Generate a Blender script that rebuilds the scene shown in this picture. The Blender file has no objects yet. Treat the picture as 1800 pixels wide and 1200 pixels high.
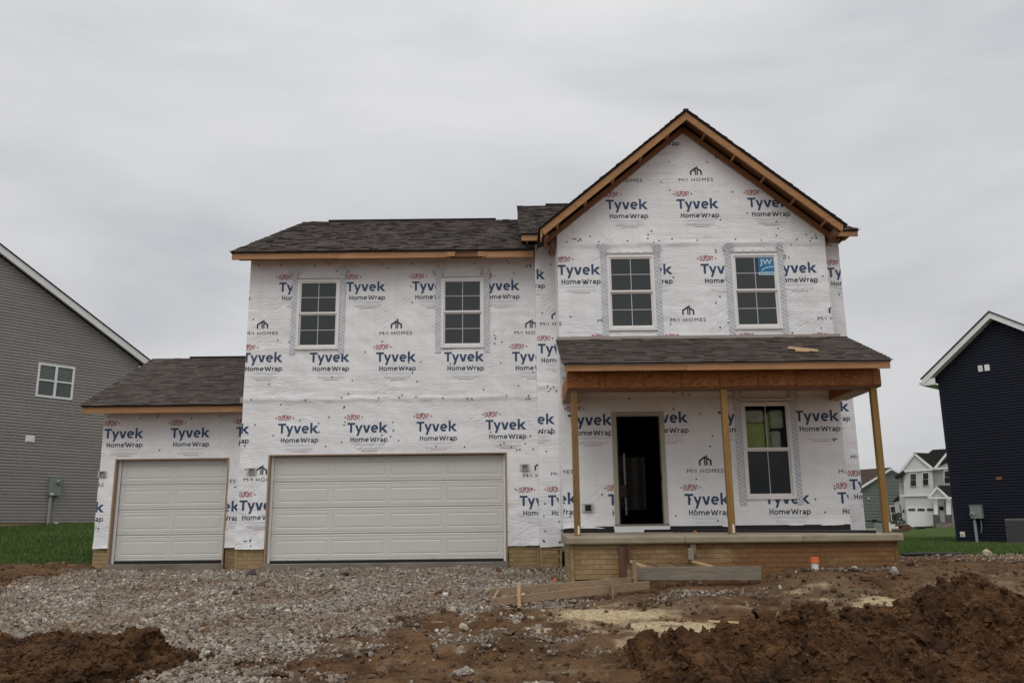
import bpy, bmesh, math, random
import numpy as np
from mathutils import Vector, Matrix
random.seed(7); rng = np.random.default_rng(11)
C0 = bpy.context.scene.collection
S = bpy.context.scene
R = math.radians
# ------------------------------------------------------------------ camera, sky, sun, exposure
FOC = 1500.0; PITCH = math.atan(325/1500); ROLL = 0.011; ZC = 0.78
cd = bpy.data.cameras.new('camera'); cam = bpy.data.objects.new('camera', cd); C0.objects.link(cam)
cd.sensor_width = 36.0; cd.lens = 30.0; cd.clip_start = 0.1; cd.clip_end = 3000
cam.matrix_world = Matrix.Translation((0, 0, ZC)) @ Matrix.Rotation(math.pi/2+PITCH, 4, 'X') @ Matrix.Rotation(-ROLL, 4, 'Z')
S.camera = cam
W = bpy.data.worlds.new('World'); S.world = W; W.use_nodes = True
nt = W.node_tree; nt.nodes.clear()
def N(nt, t, **k):
    n = nt.nodes.new(t)
    for a, b in k.items():
        if a == 'i':
            for kk, v in b.items(): n.inputs[kk].default_value = v
        else: setattr(n, a, b)
    return n
def ramp(nt, fac, stops):
    n = N(nt, 'ShaderNodeValToRGB'); nt.links.new(fac, n.inputs[0]); e = n.color_ramp.elements
    while len(e) < len(stops): e.new(0.5)
    for s, (p, c) in zip(e, stops):
        s.position = p; s.color = (*c, 1) if isinstance(c, tuple) else (c, c, c, 1)
    return n.outputs[0]
SUN_EL, SUN_AZ = 52, 200   # degrees; azimuth measured so the sun stands behind the camera, a little to its left
sky = N(nt, 'ShaderNodeTexSky', sky_type='NISHITA', sun_disc=False, sun_elevation=R(SUN_EL), sun_rotation=R(SUN_AZ))
tc = N(nt, 'ShaderNodeTexCoord')
mp = N(nt, 'ShaderNodeMapping'); mp.inputs['Scale'].default_value = (1.0, 1.0, 3.4)
nt.links.new(tc.outputs['Generated'], mp.inputs[0])
n1 = N(nt, 'ShaderNodeTexNoise', i={'Scale': 1.9, 'Detail': 5, 'Roughness': .5, 'Distortion': .35}); nt.links.new(mp.outputs[0], n1.inputs[0])
cl = ramp(nt, n1.outputs[0], [(.33, (.775, .793, .83)), (.46, (.915, .923, .94)), (.56, (1.01, 1.01, 1.01)), (.68, (1.09, 1.085, 1.08))])
sx = N(nt, 'ShaderNodeSeparateXYZ'); nt.links.new(tc.outputs['Generated'], sx.inputs[0])
# overcast sky: zenith brighter than horizon
gr = ramp(nt, sx.outputs[2], [(0.0, (5.35, 5.35, 5.40)), (.18, (5.5, 5.53, 5.68)), (.52, (6.2, 6.25, 6.38)), (1.0, (12.8, 12.6, 12.4))])
mm = N(nt, 'ShaderNodeMix', data_type='RGBA', blend_type='MULTIPLY'); mm.inputs[0].default_value = 1
nt.links.new(gr, mm.inputs[6]); nt.links.new(cl, mm.inputs[7])
mx = N(nt, 'ShaderNodeMix', data_type='RGBA'); mx.inputs[0].default_value = .985
nt.links.new(sky.outputs[0], mx.inputs[6]); nt.links.new(mm.outputs[2], mx.inputs[7])
bg = N(nt, 'ShaderNodeBackground', i={'Strength': .1}); nt.links.new(mx.outputs[2], bg.inputs[0])
wo = N(nt, 'ShaderNodeOutputWorld'); nt.links.new(bg.outputs[0], wo.inputs[0])
sd = bpy.data.lights.new('sun', 'SUN'); sd.energy = .75; sd.angle = R(35); sd.color = (1, .965, .92)
sun = bpy.data.objects.new('sun', sd); C0.objects.link(sun)
# sun behind the camera and slightly to the left
sdir = Vector((-.34*math.cos(R(SUN_EL)), -.94*math.cos(R(SUN_EL)), math.sin(R(SUN_EL))))
sun.rotation_euler = sdir.to_track_quat('Z', 'Y').to_euler(); sun.location = (-10, -20, 40)
S.view_settings.view_transform = 'Standard'; S.view_settings.look = 'None'
S.view_settings.exposure = 0.17; S.view_settings.gamma = 1
S.render.engine = 'CYCLES'

def at(px, py, Y):            # a measured direction carried out to distance Y -> metres
    u = (px-900)/FOC; v = (py-600)/FOC; u, v = u-ROLL*v, v+ROLL*u
    t = Y/(math.cos(PITCH)+v*math.sin(PITCH))
    return Vector((u*t, Y, ZC+(math.sin(PITCH)-v*math.cos(PITCH))*t))
# ------------------------------------------------------------------ noise
def _h(i, j, k, s):
    n = (i.astype(np.int64)*73856093) ^ (j.astype(np.int64)*19349663) ^ (k.astype(np.int64)*83492791) ^ (s*2654435761)
    n = (n ^ (n >> 13)) & 0xffffffff; n = (n*1274126177) & 0xffffffff; n = n ^ (n >> 16)
    return (n & 0xffffff)/float(0xffffff)
def vn(x, y, z=None, s=0):
    x = np.asarray(x, float); y = np.asarray(y, float); z = np.zeros_like(x) if z is None else np.asarray(z, float)
    i, j, k = np.floor(x), np.floor(y), np.floor(z); fx, fy, fz = x-i, y-j, z-k
    fx, fy, fz = [f*f*f*(f*(f*6-15)+10) for f in (fx, fy, fz)]
    r = 0
    for a in (0, 1):
        for b in (0, 1):
            for c in (0, 1):
                r = r+_h(i+a, j+b, k+c, s)*(fx if a else 1-fx)*(fy if b else 1-fy)*(fz if c else 1-fz)
    return r*2-1
def fbm(x, y, z=None, s=0, o=4, g=.5):
    r = 0; a = 1; f = 1
    for q in range(o):
        r = r+a*vn(x*f, y*f, None if z is None else z*f, s+q*17); a *= g; f *= 2.03
    return r
def worley(x, y, z, s=0):      # distance to the nearest feature point
    i, j, k = np.floor(x), np.floor(y), np.floor(z); d = np.full(x.shape, 9.)
    for a in (-1, 0, 1):
        for b in (-1, 0, 1):
            for c in (-1, 0, 1):
                I, J, K = i+a, j+b, k+c
                d = np.minimum(d, (I+_h(I, J, K, s)-x)**2+(J+_h(I, J, K, s+5)-y)**2+(K+_h(I, J, K, s+9)-z)**2)
    return np.sqrt(d)
def sm(x, a, b):
    t = np.clip((x-a)/(b-a), 0, 1); return t*t*(3-2*t)
# ------------------------------------------------------------------ object helpers
BASE = {}
def tag(o, label=None, cat=None, group=None, kind=None):
    if label: o['label'] = label
    if cat: o['category'] = cat
    if group: o['group'] = group
    if kind: o['kind'] = kind
    return o
def thing(name, label, cat, loc=(0, 0, 0), rz=0, group=None, local=False):
    o = bpy.data.objects.new(name, None); C0.objects.link(o); o.location = loc; o.rotation_euler = (0, 0, rz)
    o.empty_display_size = .2
    BASE[o.name] = Vector((0, 0, 0)) if local else Vector(loc)
    return tag(o, label, cat, group)
def link(name, me, parent=None, loc=None):
    o = bpy.data.objects.new(name, me); C0.objects.link(o)
    if parent:
        o.parent = parent; b = BASE[parent.name]
        BASE[o.name] = Vector(loc) if loc is not None else Vector((0, 0, 0))
        o.location = (Vector(loc) if loc is not None else Vector((0, 0, 0)))-b
    else:
        BASE[o.name] = Vector(loc) if loc is not None else Vector((0, 0, 0))
        if loc is not None: o.location = loc
    return o
class MB:
    def __init__(s): s.v = []; s.f = []; s.m = []
    def add(s, v, f, m=0):
        b = len(s.v); s.v += [tuple(p) for p in v]; s.f += [tuple(i+b for i in q) for q in f]; s.m += [m]*len(f); return s
    def box(s, x0, x1, y0, y1, z0, z1, m=0):
        return s.add([(x0,y0,z0),(x1,y0,z0),(x1,y1,z0),(x0,y1,z0),(x0,y0,z1),(x1,y0,z1),(x1,y1,z1),(x0,y1,z1)],
                     [(0,3,2,1),(4,5,6,7),(0,1,5,4),(1,2,6,5),(2,3,7,6),(3,0,4,7)], m)
    def beam(s, a, b, w, h, up=(0, 0, 1), m=0):    # rectangular bar from a to b
        a = Vector(a); b = Vector(b); d = (b-a).normalized(); r = d.cross(Vector(up)).normalized(); u = r.cross(d)
        p = [q+r*i*w/2+u*j*h/2 for q in (a, b) for i, j in ((-1,-1),(1,-1),(1,1),(-1,1))]
        return s.add(p, [(0,1,2,3),(7,6,5,4),(0,4,5,1),(1,5,6,2),(2,6,7,3),(3,7,4,0)], m)
    def tube(s, pts, r, n=8, m=0, cap=True):
        P = [Vector(p) for p in pts]; rs = r if isinstance(r, (list, tuple)) else [r]*len(P); b = []
        for i, p in enumerate(P):
            d = (P[min(i+1, len(P)-1)]-P[max(i-1, 0)]).normalized()
            a = d.cross(Vector((0, 0, 1))) if abs(d.z) < .9 else d.cross(Vector((1, 0, 0))); a.normalize(); c = d.cross(a)
            b += [p+(a*math.cos(2*math.pi*k/n)+c*math.sin(2*math.pi*k/n))*rs[i] for k in range(n)]
        f = [(i*n+k, i*n+(k+1) % n, (i+1)*n+(k+1) % n, (i+1)*n+k) for i in range(len(P)-1) for k in range(n)]
        if cap: f += [tuple(range(n)), tuple(range((len(P)-1)*n, len(P)*n))[::-1]]
        return s.add(b, f, m)
    def prism(s, poly, axis, a, b, m=0):           # poly extruded along axis from a to b
        def pt(q, t): return (t, q[0], q[1]) if axis == 'x' else ((q[0], t, q[1]) if axis == 'y' else (q[0], q[1], t))
        n = len(poly)
        return s.add([pt(q, a) for q in poly]+[pt(q, b) for q in poly],
                     [tuple(range(n)), tuple(range(n, 2*n))[::-1]]+[(i, n+i, n+(i+1) % n, (i+1) % n) for i in range(n)], m)
    def mesh(s, name, mats, smooth=False):
        me = bpy.data.meshes.new(name); me.from_pydata(s.v, [], s.f)
        for q in (mats if isinstance(mats, (list, tuple)) else [mats]): me.materials.append(q)
        me.polygons.foreach_set('material_index', s.m)
        bm = bmesh.new(); bm.from_mesh(me); bmesh.ops.recalc_face_normals(bm, faces=bm.faces); bm.to_mesh(me); bm.free()
        if smooth: me.polygons.foreach_set('use_smooth', [True]*len(me.polygons))
        return me
    def build(s, name, mats, parent=None, bevel=0, smooth=False, local=False):
        if parent is None and not local:           # put the origin at the base of a single-mesh thing
            a = np.array(s.v); c = Vector(((a[:,0].min()+a[:,0].max())/2, (a[:,1].min()+a[:,1].max())/2, a[:,2].min()))
            s.v = [tuple(Vector(p)-c) for p in s.v]; o = link(name, s.mesh(name, mats, smooth), None, c)
        else: o = link(name, s.mesh(name, mats, smooth), parent)
        if bevel:
            b = o.modifiers.new('bevel', 'BEVEL'); b.width = bevel; b.segments = 1; b.limit_method = 'ANGLE'
        return o
BASE_fix = lambda o: BASE.__setitem__(o.name, Vector((0, 0, 0)))
def part(name, mats, parent, *boxes, bevel=0):
    m = MB()
    for b in boxes: m.box(*b)
    return m.build(name, mats, parent, bevel)
def npmesh(name, co, tris, mat, smooth=False, quads=False, attrs=None):
    me = bpy.data.meshes.new(name); k = 4 if quads else 3; n = len(tris)
    me.vertices.add(len(co)); me.vertices.foreach_set('co', np.ascontiguousarray(co, dtype=np.float32).ravel())
    me.loops.add(n*k); me.loops.foreach_set('vertex_index', np.ascontiguousarray(tris, dtype=np.int32).ravel())
    me.polygons.add(n); me.polygons.foreach_set('loop_start', np.arange(0, n*k, k, dtype=np.int32))
    me.polygons.foreach_set('loop_total', np.full(n, k, dtype=np.int32))
    me.polygons.foreach_set('use_smooth', np.full(n, smooth, dtype=bool))
    for a, d in (attrs or {}).items():
        at_ = me.attributes.new(a, 'FLOAT', 'POINT'); at_.data.foreach_set('value', np.ascontiguousarray(d, dtype=np.float32))
    me.update(calc_edges=True); me.validate()
    me.materials.append(mat); return me
# ------------------------------------------------------------------ materials
def newmat(name):
    m = bpy.data.materials.new(name); m.use_nodes = True; nt = m.node_tree; return m, nt, nt.nodes['Principled BSDF']
def coords(nt, scale=(1, 1, 1), obj=False):
    g = N(nt, 'ShaderNodeTexCoord') if obj else N(nt, 'ShaderNodeNewGeometry')
    mp = N(nt, 'ShaderNodeMapping'); mp.inputs['Scale'].default_value = scale
    nt.links.new(g.outputs['Object' if obj else 'Position'], mp.inputs[0]); return mp.outputs[0]
def noise(nt, vec, sc, det=4, ro=.55, dist=0):
    n = N(nt, 'ShaderNodeTexNoise', i={'Scale': sc, 'Detail': det, 'Roughness': ro, 'Distortion': dist}); nt.links.new(vec, n.inputs[0]); return n.outputs[0]
def mixc(nt, fac, a, b, mode='MIX'):
    n = N(nt, 'ShaderNodeMix', data_type='RGBA', blend_type=mode)
    for sk, v in ((n.inputs[0], fac), (n.inputs[6], a), (n.inputs[7], b)):
        if isinstance(v, bpy.types.NodeSocket): nt.links.new(v, sk)
        elif isinstance(v, tuple): sk.default_value = (*v, 1)
        else: sk.default_value = v
    return n.outputs[2]
def math_(nt, op, a, b=0, c=0):
    n = N(nt, 'ShaderNodeMath', operation=op)
    for i, v in enumerate((a, b, c)):
        if isinstance(v, bpy.types.NodeSocket): nt.links.new(v, n.inputs[i])
        else: n.inputs[i].default_value = v
    return n.outputs[0]
def bump(nt, bs, h, st, dist):
    b = N(nt, 'ShaderNodeBump', i={'Strength': st, 'Distance': dist}); nt.links.new(h, b.inputs['Height']); nt.links.new(b.outputs[0], bs.inputs['Normal'])
def rnd(nt):                   # one random number per object and loose piece
    g = N(nt, 'ShaderNodeNewGeometry'); o = N(nt, 'ShaderNodeObjectInfo')
    return math_(nt, 'FRACT', math_(nt, 'ADD', g.outputs['Random Per Island'], o.outputs['Random']))
def plain(name, c, ro=.6, var=.08, sc=6, bmp=.1, spec=.4, metal=0, perobj=0):
    m, nt, bs = newmat(name); v = coords(nt)
    f = noise(nt, v, sc, 5)
    col = ramp(nt, f, [(.25, tuple(q*(1-var) for q in c)), (.75, tuple(min(1, q*(1+var)) for q in c))])
    if perobj:
        col = mixc(nt, 1.0, col, ramp(nt, rnd(nt), [(0, 1-perobj), (1, 1.0)]), 'MULTIPLY')
    nt.links.new(col, bs.inputs['Base Color']); bs.inputs['Roughness'].default_value = ro
    bs.inputs['Specular IOR Level'].default_value = spec; bs.inputs['Metallic'].default_value = metal
    if bmp: bump(nt, bs, noise(nt, v, sc*12, 3), bmp, .01)
    return m
def wrap_bump(nt, bs):
    a = noise(nt, coords(nt, (.9, 1, 9)), 1.7, 5, .62, 1.4)
    rot = N(nt, 'ShaderNodeMapping'); rot.inputs['Rotation'].default_value = (0, R(38), 0); nt.links.new(coords(nt, (1, 1, 1)), rot.inputs[0])
    st = N(nt, 'ShaderNodeMapping'); st.inputs['Scale'].default_value = (1.0, 1, 7); nt.links.new(rot.outputs[0], st.inputs[0])
    b = noise(nt, st.outputs[0], 1.3, 4, .6, 1.2)
    ma = ramp(nt, noise(nt, coords(nt), .7, 3), [(.42, .12), (.62, 1.0)]); mb_ = ramp(nt, noise(nt, coords(nt, (1, 1, 1.3)), .9, 2), [(.5, 0.0), (.66, 1.0)])
    rg = math_(nt, 'MULTIPLY', math_(nt, 'ABSOLUTE', math_(nt, 'SUBTRACT', a, .5)), ma); rg2 = math_(nt, 'MULTIPLY', math_(nt, 'ABSOLUTE', math_(nt, 'SUBTRACT', b, .5)), mb_)
    h = math_(nt, 'ADD', math_(nt, 'MULTIPLY', rg, -1.0), math_(nt, 'MULTIPLY', rg2, -1.1))
    bump(nt, bs, h, .55, .08)
def splash(nt, col, top, amt):   # mud thrown up on the lowest part of the walls
    g = N(nt, 'ShaderNodeNewGeometry'); sx = N(nt, 'ShaderNodeSeparateXYZ'); nt.links.new(g.outputs['Position'], sx.inputs[0])
    f = math_(nt, 'ADD', math_(nt, 'DIVIDE', sx.outputs[2], top), math_(nt, 'MULTIPLY', noise(nt, coords(nt), 7, 6, .75), 1.5))
    return mixc(nt, ramp(nt, f, [(.72, amt), (1.25, 0.0)]), col, (.26, .18, .11))
def mk_wrap(name, c, dirt=True):
    m, nt, bs = newmat(name); v = coords(nt)
    col = ramp(nt, noise(nt, v, 1.3, 4), [(.3, tuple(q*.94 for q in c)), (.7, c)])
    if dirt: col = splash(nt, col, .75, .55)
    if dirt:
        # sheathing seams and studs ghost faintly through the film
        st = noise(nt, coords(nt, (9, 1, .25)), 1.0, 2)
        col = mixc(nt, .5, col, ramp(nt, st, [(.35, .93), (.6, 1.0)]), 'MULTIPLY')
    nt.links.new(col, bs.inputs['Base Color']); bs.inputs['Roughness'].default_value = .42
    bs.inputs['Specular IOR Level'].default_value = .35
    wrap_bump(nt, bs); return m
M_wrap = mk_wrap('wrap_film', (.88, .88, .885))
M_blue = mk_wrap('print_blue', (.030, .068, .150), False)
M_navy = mk_wrap('print_navy', (.030, .044, .080), False)
M_red = mk_wrap('print_red', (.36, .022, .028), False)
M_grey = mk_wrap('print_grey', (.50, .50, .53), False)
M_black = mk_wrap('print_black', (.03, .03, .034), False)
def mk_wood(name, c1, c2, axis='x', sc=1.0, ro=.7, knots=True):
    m, nt, bs = newmat(name)
    k = {'x': (.35, 7, 7), 'y': (7, .35, 7), 'z': (7, 7, .35)}[axis]
    v = coords(nt, tuple(q*sc for q in k))
    g = noise(nt, v, 5, 6, .6, 1.2)
    col = ramp(nt, g, [(.28, c2), (.5, tuple((a+b)/2 for a, b in zip(c1, c2))), (.72, c1)])
    if knots:
        kk = {'x': (1, 2.2, 2.2), 'y': (2.2, 1, 2.2), 'z': (2.2, 2.2, 1)}[axis]
        vo = N(nt, 'ShaderNodeTexVoronoi', i={'Scale': 2.6}); nt.links.new(coords(nt, kk), vo.inputs[0])
        col = mixc(nt, ramp(nt, vo.outputs[0], [(.03, 1.0), (.085, 0.0)]), col, tuple(q*.28 for q in c2))
        v2 = coords(nt); col = mixc(nt, .55, col, ramp(nt, noise(nt, v2, 1.7, 3), [(.3, .72), (.65, 1.05)]), 'MULTIPLY')
    col = mixc(nt, 1.0, col, ramp(nt, rnd(nt), [(0, .80), (1, 1.05)]), 'MULTIPLY')
    nt.links.new(col, bs.inputs['Base Color']); bs.inputs['Roughness'].default_value = ro
    bump(nt, bs, g, .25, .01); return m
M_fascia = mk_wood('lumber_fascia', (.55, .30, .135), (.34, .165, .068))
M_rake = mk_wood('lumber_rake', (.56, .29, .115), (.36, .17, .065))
M_post = mk_wood('treated_post', (.34, .20, .055), (.22, .115, .028), 'z')
M_stud = mk_wood('lumber_brown', (.30, .135, .055), (.19, .08, .03), 'y')
M_jamb = mk_wood('lumber_jamb', (.40, .29, .19), (.30, .21, .135), 'z', knots=False)
M_board = mk_wood('form_board', (.42, .30, .18), (.25, .165, .095))
M_plank = mk_wood('weathered_plank', (.36, .31, .235), (.17, .14, .10))
M_redwood = mk_wood('red_brown_board', (.17, .075, .05), (.10, .045, .03), 'z')
def mk_osb():
    m, nt, bs = newmat('osb'); v = coords(nt, (6, 6, 14))
    vo = N(nt, 'ShaderNodeTexVoronoi', i={'Scale': 4.0, 'Randomness': 1}); nt.links.new(v, vo.inputs[0])
    sp = N(nt, 'ShaderNodeSeparateColor'); nt.links.new(vo.outputs[1], sp.inputs[0])
    col = ramp(nt, sp.outputs[0], [(0, (.22, .075, .018)), (.5, (.33, .122, .030)), (1, (.44, .185, .052))])
    col = mixc(nt, .7, col, ramp(nt, noise(nt, coords(nt), 2.5, 4), [(.3, .65), (.7, 1.05)]), 'MULTIPLY')
    nt.links.new(col, bs.inputs['Base Color']); bs.inputs['Roughness'].default_value = .75
    bump(nt, bs, sp.outputs[1], .3, .006); return m
M_osb = mk_osb()
def mk_shingle(name, a, b, c):
    m, nt, bs = newmat(name); r = rnd(nt)
    col = ramp(nt, r, [(0, a), (.35, b), (.6, tuple((q+w)/2 for q, w in zip(a, c))), (.85, c), (1, b)])
    col = mixc(nt, .8, col, ramp(nt, noise(nt, coords(nt), 90, 3, .7), [(.3, .6), (.7, 1.25)]), 'MULTIPLY')
    col = mixc(nt, .6, col, ramp(nt, noise(nt, coords(nt, (3, 1, 1)), 2.2, 3), [(.3, .78), (.7, 1.1)]), 'MULTIPLY')
    nt.links.new(col, bs.inputs['Base Color']); bs.inputs['Roughness'].default_value = .9
    bs.inputs['Specular IOR Level'].default_value = .2
    bump(nt, bs, noise(nt, coords(nt), 160, 2), .5, .004); return m
M_sh = mk_shingle('asphalt_shingle', (.056, .044, .038), (.078, .063, .055), (.104, .085, .075))
M_shd = plain('shingle_dark_edge', (.022, .020, .020), .9, .2, 8)
M_felt = plain('roof_underlay', (.03, .027, .026), .9, .15, 5)
M_metal = plain('drip_edge_metal', (.34, .29, .25), .45, .06, 3, .02, .5)
M_cap = plain('cap_black_green', (.008, .016, .013), .4, .3, 30, 0)
def mk_brick():
    m, nt, bs = newmat('brick_form_concrete'); r = rnd(nt); g = N(nt, 'ShaderNodeNewGeometry')
    col = ramp(nt, r, [(0, (.30, .205, .095)), (.5, (.345, .24, .115)), (1, (.38, .275, .14))])
    st = noise(nt, coords(nt, (.8, .8, 1.6)), 1.6, 5, .62, .6)
    sx = N(nt, 'ShaderNodeSeparateXYZ'); nt.links.new(g.outputs['Position'], sx.inputs[0])
    lean = math_(nt, 'MULTIPLY_ADD', sx.outputs[0], .095, -.16)   # rust-brown form stain, heavier on the porch's right half
    f = math_(nt, 'ADD', st, math_(nt, 'MINIMUM', lean, .28))
    col = mixc(nt, ramp(nt, f, [(.46, 0.0), (.72, .86)]), col, (.185, .078, .024))
    col = mixc(nt, .7, col, ramp(nt, noise(nt, coords(nt), 22, 4), [(.3, .75), (.7, 1.1)]), 'MULTIPLY')
    nt.links.new(col, bs.inputs['Base Color']); bs.inputs['Roughness'].default_value = .85
    bump(nt, bs, noise(nt, coords(nt), 45, 4), .35, .006); return m
M_brick = mk_brick()
M_mortar = plain('mortar_brown', (.11, .078, .042), .9, .2, 10, .2)  # dark brown mortar of the brick joints
def mk_conc(name, c, dark, sc=1.6):
    m, nt, bs = newmat(name); v = coords(nt)
    col = ramp(nt, noise(nt, coords(nt, (1, 1, 2)), sc, 6, .65, .4), [(.3, dark), (.65, c)])
    col = mixc(nt, .5, col, ramp(nt, noise(nt, v, 40, 4), [(.3, .8), (.7, 1.1)]), 'MULTIPLY')
    nt.links.new(col, bs.inputs['Base Color']); bs.inputs['Roughness'].default_value = .85
    bump(nt, bs, noise(nt, v, 60, 4), .3, .005); return m
M_slab = mk_conc('porch_concrete', (.36, .315, .235), (.24, .195, .125))
M_curb = mk_conc('curb_concrete', (.24, .215, .18), (.15, .125, .095))
M_walk = mk_conc('pavement_concrete', (.42, .41, .37), (.33, .32, .28))
M_door = plain('garage_door_paint', (.63, .615, .58), .45, .025, 2, .04, .4)
_n = M_door.node_tree; _b = _n.nodes['Principled BSDF']; _c = _b.inputs['Base Color'].links[0].from_socket; _n.links.new(splash(_n, _c, .55, .5), _b.inputs['Base Color'])
M_white = plain('white_vinyl', (.80, .785, .76), .4, .03, 3, 0, .4)
M_mun = plain('muntin_grey', (.60, .61, .62), .4, .03, 3, 0, .4)
M_trimw = plain('white_trim', (.78, .78, .77), .5, .03, 2, 0)
M_rubber = plain('black_rubber', (.012, .012, .013), .5, .2, 5, .05)
M_tar = plain('black_tar_paper', (.017, .014, .013), .7, .25, 6, .3)
M_dryw = plain('interior_board', (.12, .12, .115), .9, .1, 2)
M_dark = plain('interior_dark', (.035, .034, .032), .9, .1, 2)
M_jambp = plain('primed_jamb', (.40, .36, .29), .6, .06, 3, .05)
M_reflg = plain('reflection_green', (.58, .66, .20), .9, .3, 5, .4)  # reflected greenery put into the colour of added blocks
M_reflw = plain('reflection_pale', (.74, .80, .64), .8, .35, 9, .5)  # pale part of the window reflection, as block colour
M_galv = plain('galvanised_box', (.20, .24, .22), .5, .06, 4, .05, .5)
M_pipe = plain('grey_conduit', (.30, .32, .31), .5, .05, 4, .03)
M_orange = plain('orange_plastic', (.70, .16, .05), .5, .15, 20, .05)
M_pvc = plain('white_pvc', (.72, .70, .66), .4, .05, 8, 0)
M_paleo = plain('pale_lumber_end', (.62, .42, .24), .7, .12, 12, .1)
M_sdk = plain('sign_red', (.10, .006, .008), .4, .05, 9, 0)
M_sbl = plain('sign_blue', (.02, .05, .10), .4, .05, 9, 0)
M_jwb = plain('sticker_blue', (.02, .17, .36), .35, .1, 5, 0)
M_jww = plain('sticker_white', (.55, .68, .70), .35, .03, 5, 0)
def mk_glass(name, tint, tr, rough=.03, base=(.02, .024, .024)):
    m, nt, bs = newmat(name); out = nt.nodes['Material Output']
    bs.inputs['Base Color'].default_value = (*base, 1); bs.inputs['Roughness'].default_value = rough
    bs.inputs['IOR'].default_value = 1.5; bs.inputs['Specular IOR Level'].default_value = .6
    b = N(nt, 'ShaderNodeBump', i={'Strength': .08, 'Distance': .02}); nt.links.new(noise(nt, coords(nt), 1.7, 2), b.inputs['Height']); nt.links.new(b.outputs[0], bs.inputs['Normal'])
    if tr:
        t = N(nt, 'ShaderNodeBsdfTransparent'); t.inputs[0].default_value = (*tint, 1)
        mxs = N(nt, 'ShaderNodeMixShader'); mxs.inputs[0].default_value = tr
        nt.links.new(bs.outputs[0], mxs.inputs[1]); nt.links.new(t.outputs[0], mxs.inputs[2]); nt.links.new(mxs.outputs[0], out.inputs[0])
    return m
M_glass = mk_glass('window_glass_dark', (1, 1, 1), 0, .06, (.022, .028, .027))
M_glasst = mk_glass('window_glass_clear', (.9, .93, .92), .92)
M_glassd = mk_glass('insect_screened_glass', (.6, .65, .65), .55, .12, (.006, .010, .013))
def mk_tape():
    m, nt, bs = newmat('flashing_tape'); g = coords(nt, (1, 1, 1))
    rot = N(nt, 'ShaderNodeMapping'); rot.inputs['Rotation'].default_value = (0, R(-38), 0); nt.links.new(g, rot.inputs[0])
    w = N(nt, 'ShaderNodeTexWave', wave_type='BANDS', bands_direction='Z', i={'Scale': 5.2, 'Distortion': 1.2, 'Detail': 2, 'Detail Scale': 6}); nt.links.new(rot.outputs[0], w.inputs[0])
    col = mixc(nt, ramp(nt, w.outputs[1], [(.45, 0.0), (.62, .8)]), (.66, .67, .69), mixc(nt, ramp(nt, noise(nt, coords(nt), 38, 2), [(.4, 0.0), (.6, .75)]), (.27, .30, .36), (.60, .62, .65)))
    nt.links.new(col, bs.inputs['Base Color']); bs.inputs['Roughness'].default_value = .35
    bump(nt, bs, noise(nt, coords(nt), 9, 4, .6, 1), .35, .03); return m
M_tape = mk_tape()
M_clear = plain('clear_tape', (.60, .63, .61), .25, .12, 14, .6)
def mk_siding(name, c):
    m, nt, bs = newmat(name); v = coords(nt, (1, 1, 1))
    col = ramp(nt, noise(nt, v, .6, 3), [(.3, tuple(q*.92 for q in c)), (.7, c)])
    col = mixc(nt, 1.0, col, ramp(nt, rnd(nt), [(0, .93), (1, 1.03)]), 'MULTIPLY')
    nt.links.new(col, bs.inputs['Base Color']); bs.inputs['Roughness'].default_value = .6; bs.inputs['Specular IOR Level'].default_value = .25
    bump(nt, bs, noise(nt, coords(nt, (1, 1, 4)), 5, 3), .12, .01); return m
M_sidg = mk_siding('siding_grey', (.305, .280, .262)); M_sidn = mk_siding('siding_navy', (.0105, .013, .0245))
M_sidw = mk_siding('siding_white', (.60, .60, .58)); M_sids = mk_siding('siding_sage', (.17, .195, .175))
M_gapshade = plain('painted_gap_shade', (.03, .03, .03), .9)  # near-black colour painted as shade in the window head gap
M_stone = plain('stone_veneer', (.10, .085, .075), .9, .45, 4, .5)
# ------------------------------------------------------------------ ground
XB = np.array([[7.0,-1.6],[8.0,-1.7],[9.2,-1.8],[10.2,-1.5],[11.3,-1.3],[12.2,-.5],[12.9,-.1],[13.6,.5],[15.1,.9],[17.4,1.0]])
def gz(x, y):
    x = np.asarray(x, float); y = np.asarray(y, float)
    z = np.where(y < 17.4, -.058*(17.4-y), 0.0); z = np.maximum(z, -1.05)
    z = z+(.07*sm(x, .7, 1.6)+.21*sm(x, 3.6, 4.8))*np.exp(-((y-14.3)/1.5)**2)*(x < 12)
    z = z+np.clip(.079*(y-19.6), 0, 1.02)*sm(-x, 8.2, 11.5)
    z = z+.28*sm(y, 45, 80)-.085*sm(x, -.9, -.2)*(1-sm(x, 2.0, 2.8))*np.exp(-((y-13.0)/.8)**4)
    z = z+.10*np.exp(-((x+9.6)/.9)**2)*sm(y, 11, 14)*(1-sm(y, 18, 20))
    return z
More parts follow.
